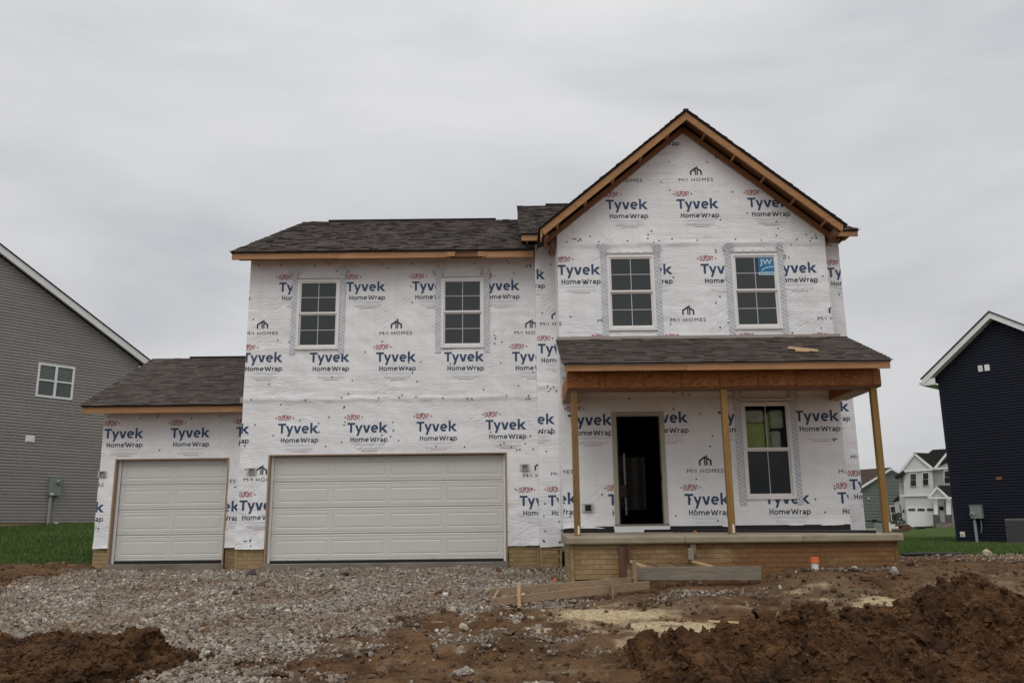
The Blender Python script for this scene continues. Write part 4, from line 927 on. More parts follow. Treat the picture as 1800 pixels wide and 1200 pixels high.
for k in range(26):
    z = 1.22+k*.055
    m_.add([(2.95, 24.05, z), (3.32, 24.05, z), (3.32, 24.09, z+.038), (2.95, 24.09, z+.038)], [(0, 1, 2, 3)]); m_.add([(3.46, 24.05, z), (3.62, 24.05, z), (3.62, 24.09, z+.038), (3.46, 24.09, z+.038)], [(0, 1, 2, 3)])
M_bl = plain('blind_slat', (.6, .6, .58), .6, .05, 4, 0); _n = M_bl.node_tree; _t = N(_n, 'ShaderNodeBsdfTranslucent'); _t.inputs[0].default_value = (.6, .6, .58, 1); _m = N(_n, 'ShaderNodeMixShader'); _m.inputs[0].default_value = .3
_n.links.new(_n.nodes['Principled BSDF'].outputs[0], _m.inputs[1]); _n.links.new(_t.outputs[0], _m.inputs[2]); _n.links.new(_m.outputs[0], _n.nodes['Material Output'].inputs[0])
m_.build('window_blind', M_bl, H)
# added green and pale blocks standing in for reflections in the porch window
reflb = MB().box(4.36, 4.78, 16.20, 16.6, 1.9, 2.66).box(4.80, 4.87, 16.18, 16.6, 1.9, 2.84); reflb.build('reflection_standin', M_reflg, H, .03)
MB().box(4.34, 4.77, 16.18, 16.6, 2.67, 2.90).box(4.90, 5.08, 16.2, 16.5, 1.9, 2.50).build('reflection_standin', M_reflw, H, .03)
MB().box(4.9, 5.15, 16.2, 16.6, 2.56, 2.9).build('reflection_standin', M_reflw, H, .03)
part('room_shelf', M_stud, H, (4.3, 5.3, 16.15, 17.2, 1.82, 1.88))
# junction boxes with tape
def jbox(x, z, Y, s=.062, dark=False):
    t = MB(); r = random.Random(int(x*100))
    for a, b, c, d in ((-1.6, 1.5, .55, 1.25), (-1.7, 1.7, -1.25, -.5), (-1.5, -.55, -1.2, 1.2), (.5, 1.45, -1.3, 1.3)):
        t.add([(x+a*s*1.1, Y-.020, z+c*s), (x+b*s*1.1, Y-.024, z+c*s+.006), (x+b*s*1.05, Y-.020, z+d*s), (x+a*s*1.05, Y-.026, z+d*s-.005)], [(0, 1, 2, 3)])
    t.build('clear_tape', M_clear, H)
    b = part('junction_box', M_jambp if not dark else M_jambp, H, (x-s, x+s, Y-.055, Y-.01, z-s, z-s*.8), (x-s, x+s, Y-.055, Y-.01, z+s*.8, z+s), (x-s, x-s*.8, Y-.055, Y-.01, z-s*.8, z+s*.8), (x+s*.8, x+s, Y-.055, Y-.01, z-s*.8, z+s*.8))
    BASE_fix(b); part('box_back', M_rubber if dark else M_galv, b, (x-s*.8, x+s*.8, Y-.03, Y-.012, z-s*.8, z+s*.8))
jbox(-5.31, 1.93, YM); jbox(.235, 1.945, YM); jbox(-8.63, 1.95, YL, .055); jbox(1.37, 1.10, YC, .068, True)
# boards fixed to the porch front for the walk form
part('upright_board', M_redwood, H, (1.70, 1.805, 14.30, 14.34, -.04, .455), bevel=.003); part('upright_board', M_plank, H, (2.87, 2.965, 14.31, 14.34, .30, .475), bevel=.003)
part('bracket_block', M_plank, H, (2.81, 2.90, 14.20, 14.305, .225, .405), bevel=.004); part('bracket_block', M_redwood, H, (1.835, 1.87, 14.22, 14.345, .20, .40), bevel=.004)
# ================================================================== neighbouring houses
def on_plane(px, py, W0, d):   # measured point on a vertical plane through W0 running along d -> (distance along, height)
    u = (px-900)/FOC; v = (py-600)/FOC; u, v = u-ROLL*v, v+ROLL*u
    rx, ry, rz = u, math.cos(PITCH)+v*math.sin(PITCH), math.sin(PITCH)-v*math.cos(PITCH)
    t = (W0[0]*(-d[1])+W0[1]*d[0])/(rx*(-d[1])+ry*d[0])
    return (t*rx-W0[0])*d[0]+(t*ry-W0[1])*d[1], ZC+rz*t
def siding(parent, x0, x1, z0, z1, expo, mat, topf=None, y=0, holes=()):
    z = z0; 
    while z < z1:
        zb = min(z+expo, z1); a, b = x0, x1
        if topf: a, b = topf((z+zb)/2, x0, x1)
        if b-a > .05:
            segs = [(a, b)]
            for hx0, hx1, hz0, hz1 in holes:
                if z < hz1-.02 and zb > hz0+.02: segs = [s_ for p, q in segs for s_ in ((p, min(q, hx0)), (max(p, hx1), q)) if s_[1]-s_[0] > .04]
            if x1-x0 > 5 and len(segs) == 1 and b-a > 3:
                cpt = a+(b-a)*random.Random(int(z*1000)).uniform(.25, .75); segs = [(a, cpt-.004), (cpt+.004, b)]
            for p, q in segs:
                MB().add([(p,y-.034,z),(q,y-.034,z),(q,y-.030,z+(zb-z)*.62),(p,y-.030,z+(zb-z)*.62),(p,y-.004,z+(zb-z)*.80),(q,y-.004,z+(zb-z)*.80),(q,y-.002,zb),(p,y-.002,zb),(p,y+.01,z),(q,y+.01,z)], [(0,1,2,3),(3,2,5,4),(4,5,6,7),(0,8,9,1)]).build('siding_board', mat, parent, local=True)
        z += expo
# --- grey house on the left
A = thing('grey_siding_house', 'finished house in grey horizontal siding with white rake trim, left edge of the picture', 'house', (-17.35, 33, 0), R(52.5), local=True)
pk, sl = -4.3, .56; rz_ = lambda x: 11.17-(x+3.06)*sl if x > pk else 11.17-(pk+3.06)*sl-(pk-x)*sl
ev = 2.75
MB().prism([(-11.4, .3), (ev, .3), (ev, rz_(ev)-.25), (pk, rz_(pk)-.25), (-11.4, rz_(-11.4)-.25)], 'y', .02, 11).build('wall', M_sidg, A)
siding(A, -11.4, ev, 1.115, 11.6, .113, M_sidg, lambda z, a, b: (max(a, pk-(rz_(pk)-.3-z)/sl), min(b, pk+(rz_(pk)-.3-z)/sl)), holes=((-1.25, .14, 5.79, 7.10),))
part('foundation_wall', M_brick, A, (-11.4, .37, -.005, .015, .2, 1.112), (1.28, ev, -.005, .015, .2, 1.112), (.37, 1.28, -.005, .015, .2, .86))
part('basement_window', M_trimw, A, (.78, .81, -.02, .01, .9, 1.10), (1.16, 1.19, -.02, .01, .9, 1.10), (.78, 1.19, -.02, .01, .87, .90)); part('basement_pane', M_glass, A, (.38, .775, -.004, .01, .88, 1.105), (.815, 1.155, -.004, .01, .91, 1.1), (1.195, 1.27, -.004, .01, .88, 1.105))
for s, xe in ((1, ev+.42), (-1, -11.8)):
    ze = rz_(xe)
    MB().prism([(pk, rz_(pk)), (xe, ze), (xe, ze-.27), (pk, rz_(pk)-.27)], 'y', -.32, -.28).build('rake_trim', M_trimw, A)
    MB().prism([(pk, rz_(pk)+.05), (xe+s*.04, ze+.03), (xe+s*.04, ze), (pk, rz_(pk)+.01)], 'y', -.36, 11.3).build('roof', M_shd, A)
    MB().prism([(pk, rz_(pk)-.16), (xe, ze-.16), (xe, ze-.18), (pk, rz_(pk)-.18)], 'y', -.279, 0.01).build('soffit', M_trimw, A)
wA = part('window', M_trimw, A, (-1.25, .14, -.04, .02, 7.02, 7.10), (-1.25, .14, -.04, .02, 5.79, 5.87), (-1.25, -1.17, -.04, .02, 5.87, 7.02), (.06, .14, -.04, .02, 5.87, 7.02), (-.60, -.51, -.04, .02, 5.87, 7.02), (-1.17, -.60, -.03, .02, 6.42, 6.48), (-.51, .06, -.03, .02, 6.42, 6.48))
for a, b in ((-1.17, -.60), (-.51, .06)):
    for c, d_ in ((5.87, 6.42), (6.48, 7.02)): part('pane', M_glass, wA, (a, b, .0, .01, c, d_))
    m = MB()
    for k in range(10): m.box(a+.02, b-.02, -.006, -.001, 6.50+k*.052, 6.525+k*.052)
    for k in range(8): m.box(a+.02, b-.02, -.004, -.001, 5.89+k*.062, 5.905+k*.062)
    m.build('blind', M_galv, wA, local=True)
va = part('wall_vent', M_trimw, A, (-1.43, -1.10, -.06, -.01, 4.05, 4.30), bevel=.01); part('vent_cover', M_white, va, (-1.37, -1.16, -.075, -.06, 4.09, 4.26))
def meter(parent, x, z, w=.42, h=.68, gx=.65, gz_=.74, bot=1.0):
    b = part('meter_box', M_galv, parent, (x, x+w, -.20, -.01, z, z+h), (x-.015, x+w+.015, -.215, -.01, z+h, z+h+.02), bevel=.01)
    MB().tube([(x+w*gx, -.20, z+h*gz_), (x+w*gx, -.27, z+h*gz_)], .085, 14).tube([(x+w*gx, -.27, z+h*gz_), (x+w*gx, -.33, z+h*gz_)], [.07, .055], 14).build('meter_dial', M_pipe, b, local=True)
    part('dial_face', M_rubber, b, (x+w*gx-.03, x+w*gx+.03, -.335, -.33, z+h*gz_-.02, z+h*gz_+.03))
    part('warning_label', M_pvc, b, (x+.03, x+.15, -.205, -.20, z+.02, z+.09))
    MB().tube([(x+.09, -.1, z), (x+.09, -.1, bot)], .05, 8).build('conduit', M_pipe, parent, local=True)
    MB().tube([(x+w*.75, -.08, z), (x+w*.74, -.08, z-.3), (x+w*.62, -.06, z-.5)], .016, 6).build('cable', M_pipe, parent, local=True)
meter(A, -.43, 2.11, bot=.95)
MB().tube([(-.12, -.10, 1.08), (.02, -.10, 1.08)], .035, 8).build('hose_tap', M_pvc, A, local=True)
# --- dark blue house on the right
D = thing('navy_siding_house', 'finished house in dark navy siding with white eaves, right edge of the picture', 'house', (16.17, 32, 0), R(-48), local=True)
pk2 = 2.18; rd = lambda x: 8.20-(.80*(pk2-x) if x < pk2 else .65*(x-pk2))
MB().prism([(0, .09), (6.2, .09), (6.2, rd(6.2)-.2), (pk2, rd(pk2)-.2), (0, rd(0)-.2)], 'y', .02, 10).build('wall', M_sidn, D)
siding(D, .09, 6.2, .10, 8.05, .105, M_sidn, lambda z, a, b: (max(a, pk2-(rd(pk2)-.28-z)/.80), min(b, pk2+(rd(pk2)-.28-z)/.65)))
part('corner_post', M_sidn, D, (-.02, .088, -.03, .12, .09, 5.95)); part('foundation_wall', M_curb, D, (.02, 6.2, .0, .019, -.2, .09))
for s, xe in ((-1, -.47), (1, 6.6)):
    ze = rd(xe)
    MB().prism([(pk2, rd(pk2)), (xe, ze), (xe, ze-.22), (pk2, rd(pk2)-.22)], 'y', -.36, -.32).build('rake_trim', M_trimw, D)
    MB().prism([(pk2, rd(pk2)+.06), (xe-.04 if s < 0 else xe, ze+.03), (xe-.04 if s < 0 else xe, ze), (pk2, rd(pk2)+.01)], 'y', -.40, 10).build('roof', M_sh, D)
    MB().prism([(pk2, rd(pk2)-.19), (xe, ze-.19), (xe, ze-.21), (pk2, rd(pk2)-.21)], 'y', -.319, .01).build('soffit', M_trimw, D)
part('eave_box', M_trimw, D, (-.46, -.02, -.315, 9.9, 5.83, 5.86), (-.50, -.46, -.33, 10, 5.84, 6.0)); part('eave_return', M_trimw, D, (-.44, -.0, -.34, -.29, 5.84, 6.08)); part('gutter', M_white, D, (-.62, -.51, -.3, 10, 5.90, 6.01), bevel=.02)
for a, b in ((1.46, 1.61), (1.68, 1.85)):
    v_ = part('wall_vent', M_trimw, D, (a, b, -.08, -.01, 6.13, 6.36), bevel=.01)
    if a < 1.5:
        for k in range(3): part('louvre', M_galv, v_, (a+.02, b-.02, -.085, -.08, 6.17+k*.06, 6.18+k*.06))
part('dryer_vent', M_stud, D, (1.59, 1.77, -.07, -.01, 2.22, 2.31)); meter(D, .62, .88, .40, .46, .22, .32, -.02)
ob = part('outlet_box', M_pvc, D, (.14, .30, -.05, -.015, .24, .42)); part('hose_tap', M_paleo, ob, (.19, .25, -.09, -.05, .30, .36))
M_acg = plain('ac_grey', (.10, .10, .10), .5, .08, 4, .05)
ac = thing('air_conditioner', 'grey outdoor air conditioning unit against the navy house, right edge', 'air conditioner', (17.2, 30.15, 0), R(-48), local=True)
part('cabinet', M_acg, ac, (0, .8, -.7, 0, .06, .86), bevel=.02); part('top_grille', M_rubber, ac, (.06, .74, -.64, -.06, .861, .90)); part('base_pad', M_curb, ac, (-.08, .88, -.78, .06, -.05, .06))
for k in range(9): part('louvre', M_rubber, ac, (.03, .77, -.712, -.705, .14+k*.075, .155+k*.075))
# --- white house far behind
Wt = thing('white_siding_house', 'white two-storey house with dark roof and double garage, far behind the lawn', 'house', (37.8, 85, 0), R(-24), local=True)
FR = {}
def fpoly(name, pts, Y, t, mat, par=None, fr=0):
    W0, y0 = ((39.9, 95), 95) if par is not None and (par.name.startswith('sage') or FR.get(par.name)) else ((37.8, 85), 85)
    a_ = R(24); d_ = (math.cos(a_), -math.sin(a_)); n_ = (math.sin(a_), math.cos(a_)); dy = Y-y0
    W1 = (W0[0]+n_[0]*dy, W0[1]+n_[1]*dy)
    o = MB().prism([on_plane(a, b, W1, d_) for a, b in pts], 'y', dy, dy+t).build(name, mat, par or Wt, local=True); FR[o.name] = y0 == 95; return o
fpoly('wing_wall', [(1579, 834), (1590, 833), (1594, 931), (1584, 931)], 86, 5, M_sidw)
fpoly('wall', [(1587, 826), (1607, 795), (1638, 822), (1642, 872), (1642, 929), (1594, 931)], 85, 8, M_sidw)
fpoly('wall', [(1638, 822), (1690, 820), (1700, 928), (1642, 929)], 86.2, 7, M_sidw); fpoly('side_bay', [(1572, 880), (1583, 872), (1584, 930), (1577, 930)], 87, 3, M_sidw)
fpoly('roof', [(1607, 795), (1632, 796), (1639, 790), (1700, 786), (1700, 800), (1641, 822), (1638, 822)], 85.5, 7, M_shd)
fpoly('gable_wall', [(1643, 821), (1668, 796), (1700, 818)], 85.6, 4, M_sidw); fpoly('entry_roof', [(1647, 853), (1690, 852), (1690, 873), (1666, 873)], 83, 2.5, M_shd)
fpoly('entry_gable', [(1632, 873), (1647, 855), (1665, 872)], 82.9, 1, M_sidw); fpoly('bay_roof', [(1569, 880), (1583, 868), (1584, 877), (1572, 882)], 86.9, 3.1, M_shd)
fpoly('wing_roof', [(1573, 836), (1588, 826), (1592, 833), (1577, 838)], 84.6, 5, M_shd)
for l in (((1580, 827), (1607, 794), (1609, 797), (1584, 829)), ((1606, 794), (1641, 822), (1637, 825), (1606, 798)), ((1582, 827), (1640, 823), (1640, 826), (1584, 830)), ((1641, 822), (1663, 795), (1665, 799), (1645, 824)), ((1641, 822), (1690, 819), (1690, 822), (1641, 825)),
          ((1630, 873), (1647, 853), (1649, 856), (1634, 875)), ((1646, 853), (1668, 873), (1664, 875), (1647, 858)), ((1630, 873), (1690, 873), (1690, 876), (1632, 876)), ((1583, 869.5), (1640, 868.5), (1640, 871), (1583, 872))):
    yy = 82.6 if l[0][1] >= 853 and l[0][1] < 874 and l[0][0] > 1620 else 84.8; fpoly('trim_board', l, yy, .12, M_trimw)
for (a, b, c, d_) in ((1598.5, 831, 611.5, 855), (1620.5, 829.5, 1633, 853.5), (1658.5, 826, 1672, 850)):
    c = c if c > 1000 else 1611.5; o = fpoly('window', [(a, b), (c, b-.5), (c+.8, d_-.5), (a+.8, d_)], 84.9, .08, M_trimw)
    for z0_, z1_ in ((.06, .48), (.53, .94)):
        h = d_-b; fpoly('pane', [(a+1.6, b+h*z0_), (c-1.4, b+h*z0_-.5), (c-1, b+h*z1_-.5), (a+2, b+h*z1_)], 84.82, .04, M_glass, o)
go = fpoly('garage_door', [(1593, 891.5), (1640.5, 890.5), (1641, 923.5), (1596, 926)], 84.85, .1, M_trimw)
for a in (1596.5, 1613, 1629.5):
    for k in range(4): fpoly('pane', [(a+k*3.1, 893), (a+k*3.1+2.6, 892.9), (a+k*3.1+2.8, 897), (a+k*3.1+.2, 897)], 84.78, .04, M_glass, go)
for a, b in ((1641, 1648), (1663, 1671)):
    fpoly('porch_column', [(a, 875), (b, 875), (b+.8, 904), (a+.6, 904)], 83, .5, M_trimw); fpoly('stone_pier', [(a-1, 904), (b+2, 904), (b+4, 923), (a, 923)], 83, .6, M_stone)
eo = fpoly('entry_door', [(1649, 877), (1659, 877), (1661, 917), (1654, 917)], 85.9, .1, M_trimw); fpoly('pane', [(1650.5, 889.5), (1658.5, 889.5), (1659, 896), (1651.5, 896)], 85.8, .05, M_glass, eo)
fpoly('entry_step', [(1645, 920), (1700, 918), (1700, 926), (1646, 927)], 82.4, 3, M_curb); fpoly('wall_lamp', [(1586.5, 895), (1589.5, 895), (1590, 901), (1587, 901)], 84.7, .15, M_rubber)
fpoly('side_pane', [(1581, 886), (1583, 886), (1585.5, 903), (1583.5, 903)], 84.75, .2, M_glass)
# --- sage house far behind
M_brroof = plain('brown_roof', (.115, .085, .075), .9, .12, 3)
G = thing('sage_siding_house', 'sage green house with brown roof, far behind the right porch post', 'house', (39.9, 95, 0), R(-24), local=True)
fpoly('wall', [(1505, 862), (1568, 824), (1590, 838), (1592, 931), (1512, 931)], 95, 8, M_sids, G)
fpoly('roof', [(1495, 826), (1567, 821), (1568, 824), (1504, 862), (1490, 862)], 95.5, 6, M_brroof, G)
fpoly('rake_trim', [(1504, 860), (1567, 821.5), (1568, 824.5), (1505, 864)], 94.5, .3, M_trimw, G); fpoly('rake_trim', [(1566, 821.5), (1592, 835), (1592, 838), (1567, 825)], 94.5, .3, M_trimw, G)
wg = fpoly('window', [(1563.5, 888), (1575, 888), (1577, 914.5), (1567, 914.5)], 94.8, .2, M_trimw, G)
fpoly('pane', [(1565, 889.5), (1573.5, 889.5), (1574.5, 900), (1566, 900)], 94.7, .05, M_glass, wg); fpoly('pane', [(1567, 902.5), (1574.5, 902.5), (1576, 913), (1568, 913)], 94.7, .05, M_glass, wg)
fpoly('wall_vent', [(1526, 874), (1528, 874), (1528, 877), (1526, 877)], 94.8, .1, M_trimw, G)
for k in range(16):
    y_ = 842+k*5.6; fpoly('siding_board', [(max(1508, 1568-(y_-824)*1.62)+2, y_), (1590, y_), (1590, y_+4.8), (max(1508, 1568-(y_-824)*1.62)+2, y_+4.8)], 94.93, .05, M_sids, G)
# --- building materials left on the far lawn
def pile(name, label, cat, mats, boxes, Y):
    t = thing(name, label, cat, at(boxes[0][0], boxes[0][3], Y))
    for a, b, c, d_, pn, mt in boxes:
        p0, p1 = at(a, d_, Y), at(b, c, Y); part(pn, mt, t, (p0.x, p1.x, Y, Y+.5, p0.z, p1.z), bevel=.02)
    return t
pile('board_stack', 'stack of reddish brown boards lying on the lawn before the white house', 'lumber', None, [(1586, 1604, 924.5, 930, 'board', M_redwood), (1574, 1598, 929.5, 934, 'board', M_redwood), (1580, 1600, 921.5, 925, 'board', M_redwood)], 50)
pile('wrapped_bundle', 'pale plastic wrapped bundle beside the stack of boards', 'bundle', None, [(1567, 1588, 925, 929.5, 'bundle_wrap', M_pvc), (1566, 1578, 930, 935, 'bundle_wrap', M_walk), (1569, 1574, 921, 925.5, 'bundle_wrap', M_pvc)], 51)
pile('debris_heap', 'low heap of pale rubble behind the porch slab corner', 'debris', None, [(1512, 1530, 931, 938, 'rubble', M_curb), (1528, 1541, 928.5, 936, 'rubble', M_walk), (1541, 1556, 930, 937, 'rubble', M_galv)], 49)
pile('utility_pedestal', 'dark green utility pedestal behind the right porch post', 'utility box', None, [(1543, 1552, 916, 931, 'pedestal_body', M_galv), (1551, 1556, 918, 931, 'pedestal_door', M_pipe)], 52)
pile('black_hose_pile', 'black drainage hose lying on the grass before the white garage', 'hose', None, [(1614, 1640, 924.5, 927.5, 'hose_coil', M_rubber), (1612, 1626, 927, 929.5, 'hose_coil', M_rubber)], 52)
sp = MB(); p0, p1 = at(1521, 914.5, 50), at(1540, 915.5, 50); sp.tube([p0, p1, at(1553, 918, 50)], .05, 6); sp.tube([at(1537, 912, 50), at(1538, 918, 50)], .14, 8)
tag(sp.build('gas_pipe', M_rubber), 'dark horizontal pipe with a valve in front of the sage house', 'pipe')
r_ = random.Random(3); sb = thing('dark_shrub', 'small dark shrub at the corner of the white house wing', 'shrub', at(1582, 925, 80)); m = MB()
for k in range(420):
    a = r_.uniform(0, 6.28); q_ = r_.uniform(0, 1)**.5; z = r_.uniform(0, 1); c = at(1581, 924, 80)+Vector((q_*.75*math.cos(a)*(1.1-z), q_*.5*math.sin(a), z*1.1)); s_ = .12
    m.add([c, c+Vector((r_.uniform(-s_, s_), r_.uniform(-s_, s_), s_)), c+Vector((r_.uniform(-s_, s_), r_.uniform(-s_, s_), r_.uniform(-s_, s_)))], [(0, 1, 2)])
M_leaf = plain('shrub_leaf', (.035, .05, .025), .8, .3, 6)
tag(m.build('foliage', M_leaf, sb), kind='stuff'); part('stem', M_stud, sb, tuple([at(1581, 924, 80).x-.03, at(1581, 924, 80).x+.03, 79.97, 80.03, at(1581, 928, 80).z, at(1581, 920, 80).z]))
# ================================================================== ground-level things near the house
tag(part('pavement', M_walk, None, (9.5, 17.3, 32.3, 33.2, -.1, .025)), kind='structure')
e_ = MB().tube([(9.2, 20.85, .03), (9.9, 20.9, .035), (10.7, 20.95, .03)], .045, 8); tag(e_.build('drain_pipe', M_rubber), 'black corrugated pipe lying along the lawn edge right of the porch', 'pipe')
def rock(label, p, s, mat, seed, group=None, flat=.7):
    v, f = rocks(np.array([[0, 0, 0]]), np.array([s]), flat, .2, seed)
    bm = bmesh.new(); vs = [bm.verts.new(q) for q in v]; [bm.faces.new([vs[i] for i in q]) for q in f]
    bmesh.ops.subdivide_edges(bm, edges=bm.edges[:], cuts=1, smooth=.4)
    for q in bm.verts: q.co *= 1+.07*float(vn(q.co.x*30+seed, q.co.y*30, q.co.z*30, 5))
    me = bpy.data.meshes.new('rock'); bm.to_mesh(me); bm.free(); me.materials.append(mat); o = link('rock', me, None, p); return tag(o, label, 'rock', group)
def onG(px, py):               # where a measured direction meets the ground
    lo, hi = 4., 80.
    for _ in range(40):
        m_ = (lo+hi)/2; q = at(px, py, m_)
        if q.z < gz1(q.x, m_): hi = m_
        else: lo = m_
    return at(px, py, (lo+hi)/2)
M_rock = plain('pale_rock', (.42, .35, .25), .85, .2, 14, .6); M_rockg = plain('grey_rock', (.30, .29, .27), .85, .2, 14, .6); M_rockd = plain('dark_rock', (.06, .05, .045), .85, .3, 14, .6)
for lb, px, py, s, mt in (('pale tan rock in bare mud left of the sawdust patch', 953, 1120, .095, M_rock), ('round tan rock half sunk in mud below the garage', 816, 1106, .075, M_rock), ('triangular tan rock at the lawn edge by the navy house', 1735, 978, .17, M_rock),
    ('flat pale rock beside the brick foundation corner', 1572, 1006, .085, M_rockg), ('small pale rock on soil below the orange pipe cap', 1503, 1000, .075, M_rock), ('pale yellow rock at the tip of the left clay pile', 268, 1111, .075, M_rock), ('white angular rock in gravel near the left clay pile', 255, 1095, .07, M_rock),
    ('dark lump of soil in gravel between the garage doors', 441, 1010, .10, M_rockd), ('dark soil lump in gravel below the wide garage door', 608, 1012, .09, M_rockd), ('brown round rock in gravel at the right end of the garage', 878, 1005, .09, M_redwood), ('pale rock in the gravel near the walk form', 872, 1066, .08, M_rockg)):
    p = onG(px, py); rock(lb, (p.x, p.y, p.z+s*.25), s, mt, int(px))
# walk form of narrow boards
def board(a, b, Y0, Y1, w=.038, h=None, mat=M_board, name='form_board', parent=None, ext=0):
    (x0, t0, b0), (x1, t1, b1) = a, b
    A_, A2 = at(x0, t0, Y0), at(x0, b0, Y0); B_, B2 = at(x1, t1, Y1), at(x1, b1, Y1); o = Vector((-(B_-A_).y, (B_-A_).x, 0)).normalized()*w
    dn = Vector((0, 0, -ext))
    return MB().add([A_, B_, B2+dn, A2+dn, A_+o, B_+o, B2+dn+o, A2+dn+o], [(0,1,2,3),(7,6,5,4),(0,4,5,1),(1,5,6,2),(2,6,7,3),(3,7,4,0)]).build(name, mat, parent, .003)
F = thing('walkway_form', 'long narrow frame of tan form boards staked out beside the porch steps', 'form boards', (.4, 13, -.25))
for nm, a, b, Y0, Y1 in (('form_board', (864, 1051, 1061.5), (1074, 1027, 1039), 12.75, 13.35), ('form_board', (1076, 1027, 1038.5), (1142, 1020.5, 1031.5), 13.30, 13.55), ('form_board', (862, 1034, 1043.4), (1074, 1016.7, 1028), 13.55, 14.0), ('form_board', (1078, 1016.5, 1026), (1106, 1013.8, 1023.6), 14.02, 14.1)):
    board(a, b, Y0, Y1, parent=F, name=nm, ext=.03)
q0, q1 = at(868, 1050, 12.80), at(877, 1034.5, 13.5); MB().beam(q0-Vector((0, 0, .045)), q1-Vector((0, 0, .045)), .038, .09).build('cross_piece', M_board, F)
for px, t_, b_, Y in ((912.5, 1024.5, 1064, 12.86), (1076.5, 1016, 1041, 13.26), (1116, 984, 1028, 13.62), (1106, 1000, 1022, 13.98)):
    a_, c_ = at(px, b_, Y), at(px, t_, Y); w_ = .024 if px < 1100 else .03
    MB().prism([(a_.x-w_, a_.z-.02), (a_.x, a_.z-.12), (a_.x+w_, a_.z-.02), (a_.x+w_, c_.z), (a_.x-w_, c_.z)], 'y', Y-.055, Y-.02).build('stake', M_paleo if px < 1000 else M_board, F, .002)
pb = board((1118, 996, 1019), (1338, 994.5, 1019), 13.72, 13.78, mat=M_plank, name='step_form_plank'); tag(pb, 'wide weathered grey plank standing on edge in front of the porch', 'plank')
for lb, a, b, w_ in (('pale thin stick leaning from the porch onto the grey plank', (1107, 985.5, 14.25), (1135, 996, 13.80), .03), ('longer pale stick leaning on the grey plank under the bracket', (1215, 985.5, 14.25), (1252, 995, 13.80), .03)):
    tag(MB().beam(at(*a), at(*b), w_, w_).build('wooden_stick', M_paleo), lb, 'stick')
for lb, a, b in (('left rusty rod poking out above the grey plank', (1137, 988, 13.95), (1157, 995.5, 13.76)), ('right rusty rod poking out above the grey plank', (1178, 988, 13.95), (1198, 995.5, 13.76))):
    tag(MB().tube([at(*a), at(*b)], .011, 6).build('steel_rod', M_redwood), lb, 'rod', 'rusty rods above the plank')
p = onG(974, 1026); tag(MB().beam(p-Vector((0, 0, .1)), p+Vector((.01, 0, .10)), .045, .018, up=(0, 1, 0)).build('orange_stake', M_orange), 'small orange painted stake in the gravel by the porch corner', 'stake')
p = at(1433, 1000, 14.0)
pc = thing('capped_pipe', 'white pipe stub with orange cap sticking out before the brick porch', 'pipe', p); BASE[pc.name] = Vector(p)
MB().tube([p-Vector((0, 0, .15)), p+Vector((0, 0, .10))], .055, 14).build('pipe_stub', M_pvc, pc); MB().tube([p+Vector((0, 0, .10)), p+Vector((.004, 0, .19))], .07, 14).build('pipe_cap', M_orange, pc)
p = onG(1523, 1017); tag(MB().box(p.x-.08, p.x+.08, p.y-.05, p.y+.05, p.z-.02, p.z+.05).build('brick_scrap', M_redwood, None, .008), 'broken red brick piece on the soil right of the porch', 'brick')
p = onG(1262, 1096); tag(MB().beam(p+Vector((-.1, .05, .03)), p+Vector((.24, -.06, .02)), .035, .02).build('wood_splinter', M_paleo), 'thin wood splinter lying at the edge of the sawdust', 'wood scrap')
p = onG(1182, 1102); tag(MB().beam(p+Vector((-.12, .06, .02)), p+Vector((.1, -.06, .02)), .03, .015).build('wood_splinter', M_plank), 'short dark stick lying across the sawdust patch', 'wood scrap')
p = onG(765, 1045); tag(MB().beam(p+Vector((-.12, .02, .03)), p+Vector((.12, -.03, .03)), .03, .015).build('wood_splinter', M_paleo), 'pale wood strip lying on the gravel below the garage', 'wood scrap')
p = onG(783, 1048); tag(MB().box(p.x-.04, p.x+.04, p.y-.03, p.y+.03, p.z, p.z+.06).build('paper_scrap', M_pvc, None, .01), 'white scrap lying beside the wood strip on the gravel', 'scrap')
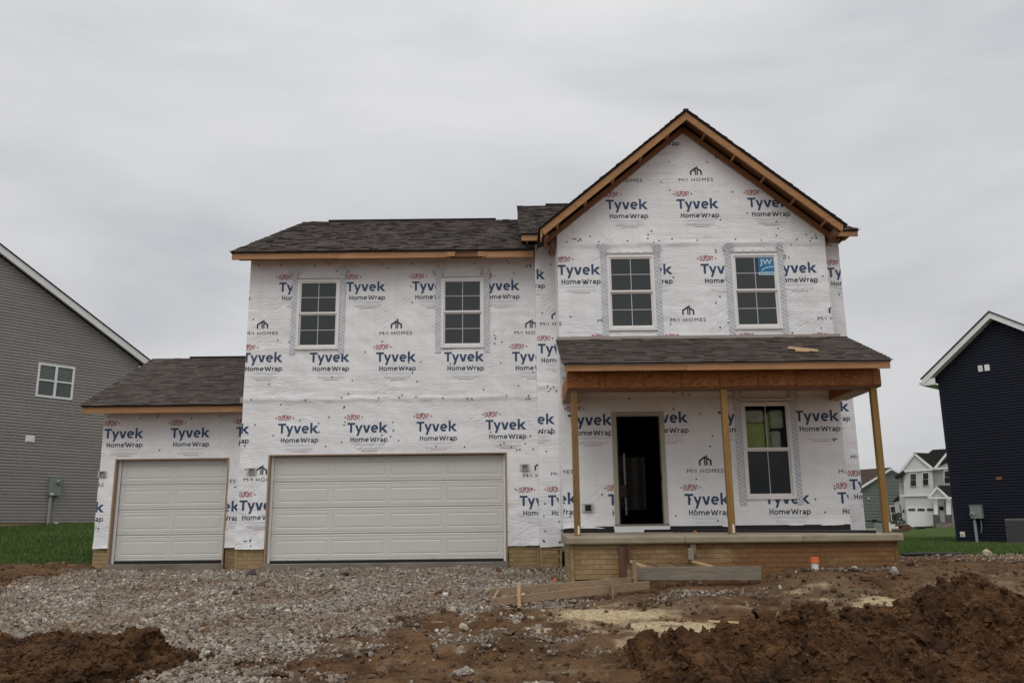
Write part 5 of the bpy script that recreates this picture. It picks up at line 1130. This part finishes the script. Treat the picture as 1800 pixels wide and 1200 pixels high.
# lumber scraps on the porch roof, pipe and bits on the slab
rz2 = lambda y: 3.452+(y-14.13)*.4316+.025
for lb, a, b, w_ in (('pale block of lumber lying across the porch roof', (4.93, 14.92), (5.36, 14.66), .045), ('short lumber offcut lying under the block on the porch roof', (4.98, 14.72), (5.20, 14.66), .035)):
    tag(MB().beam((a[0], a[1], rz2(a[1])+w_/2), (b[0], b[1], rz2(b[1])+w_/2), w_*1.4, w_).build('lumber_scrap', M_paleo, None, .003), lb, 'lumber')
bp = MB().tube([(2.9, 15.9, .668), (3.6, 15.75, .67), (4.6, 15.3, .655), (5.4, 14.92, .642), (6.02, 14.55, .632)], [.02, .024, .028, .03, .026], 8)
tag(bp.build('black_pipe', M_rubber, None, 0, True), 'long black flexible pipe lying along the porch slab', 'pipe')
for lb, a, b in (('single orange clip on the slab left of the middle post', 1222, 933.5), ('orange clip on the slab just right of the middle post', 1297, 933.5), ('second orange clip further right of the middle post', 1307, 933.5)):
    p = at(a, b, 15.6); tag(MB().box(p.x-.022, p.x+.022, 15.58, 15.63, .642, .675).build('orange_clip', M_orange, None, .005), lb, 'clip', 'orange clips on the porch')
# ================================================================== grass
def blades(n, x0, x1, y0, y1, keep, h, name, mat, seed):
    r = np.random.default_rng(seed); x = r.uniform(x0, x1, n); y = r.uniform(y0, y1, n)
    g_, s_, d_, gr, *_ = masks(x, y); k = keep(x, y)*(gr > r.uniform(.2, .9, n)); x, y = x[k], y[k]; z = gz(x, y); n = len(x)
    a = r.uniform(0, 6.28, n); w = r.uniform(.006, .014, n)*h/.06; hh = h*r.uniform(.6, 1.4, n); l = r.uniform(-.5, .5, (n, 2))*hh[:, None]
    b0 = np.stack([x-w*np.cos(a), y-w*np.sin(a), z-.01], -1); b1 = np.stack([x+w*np.cos(a), y+w*np.sin(a), z-.01], -1); t = np.stack([x+l[:, 0], y+l[:, 1], z+hh], -1)
    co = np.stack([b0, b1, t], 1).reshape(-1, 3); return link(name, npmesh(name, co, np.arange(3*n).reshape(-1, 3), mat))
def mk_grass():
    m, nt, bs = newmat('grass_blade'); g = N(nt, 'ShaderNodeNewGeometry')
    col = ramp(nt, g.outputs['Random Per Island'], [(0, (.034, .072, .008)), (.6, (.072, .138, .016)), (1, (.135, .19, .038))])
    col = mixc(nt, .7, col, ramp(nt, noise(nt, coords(nt), .45, 4), [(.3, .65), (.7, 1.15)]), 'MULTIPLY')
    nt.links.new(col, bs.inputs['Base Color']); bs.inputs['Roughness'].default_value = .7; return m
M_gr = mk_grass()
o = blades(210000, -27, -8.6, 19.8, 36, lambda x, y: (np.abs(x) < y*.80) & (x < -y*.28), .075, 'lawn_grass', M_gr, 3); tag(o, 'green lawn in front of the grey house', 'grass', kind='stuff')
o = blades(250000, 7.2, 32, 20.6, 44, lambda x, y: (np.abs(x) < y*.80) & (x > y*.25), .075, 'lawn_grass', M_gr, 4); tag(o, 'green lawn in front of the navy house', 'grass', kind='stuff')
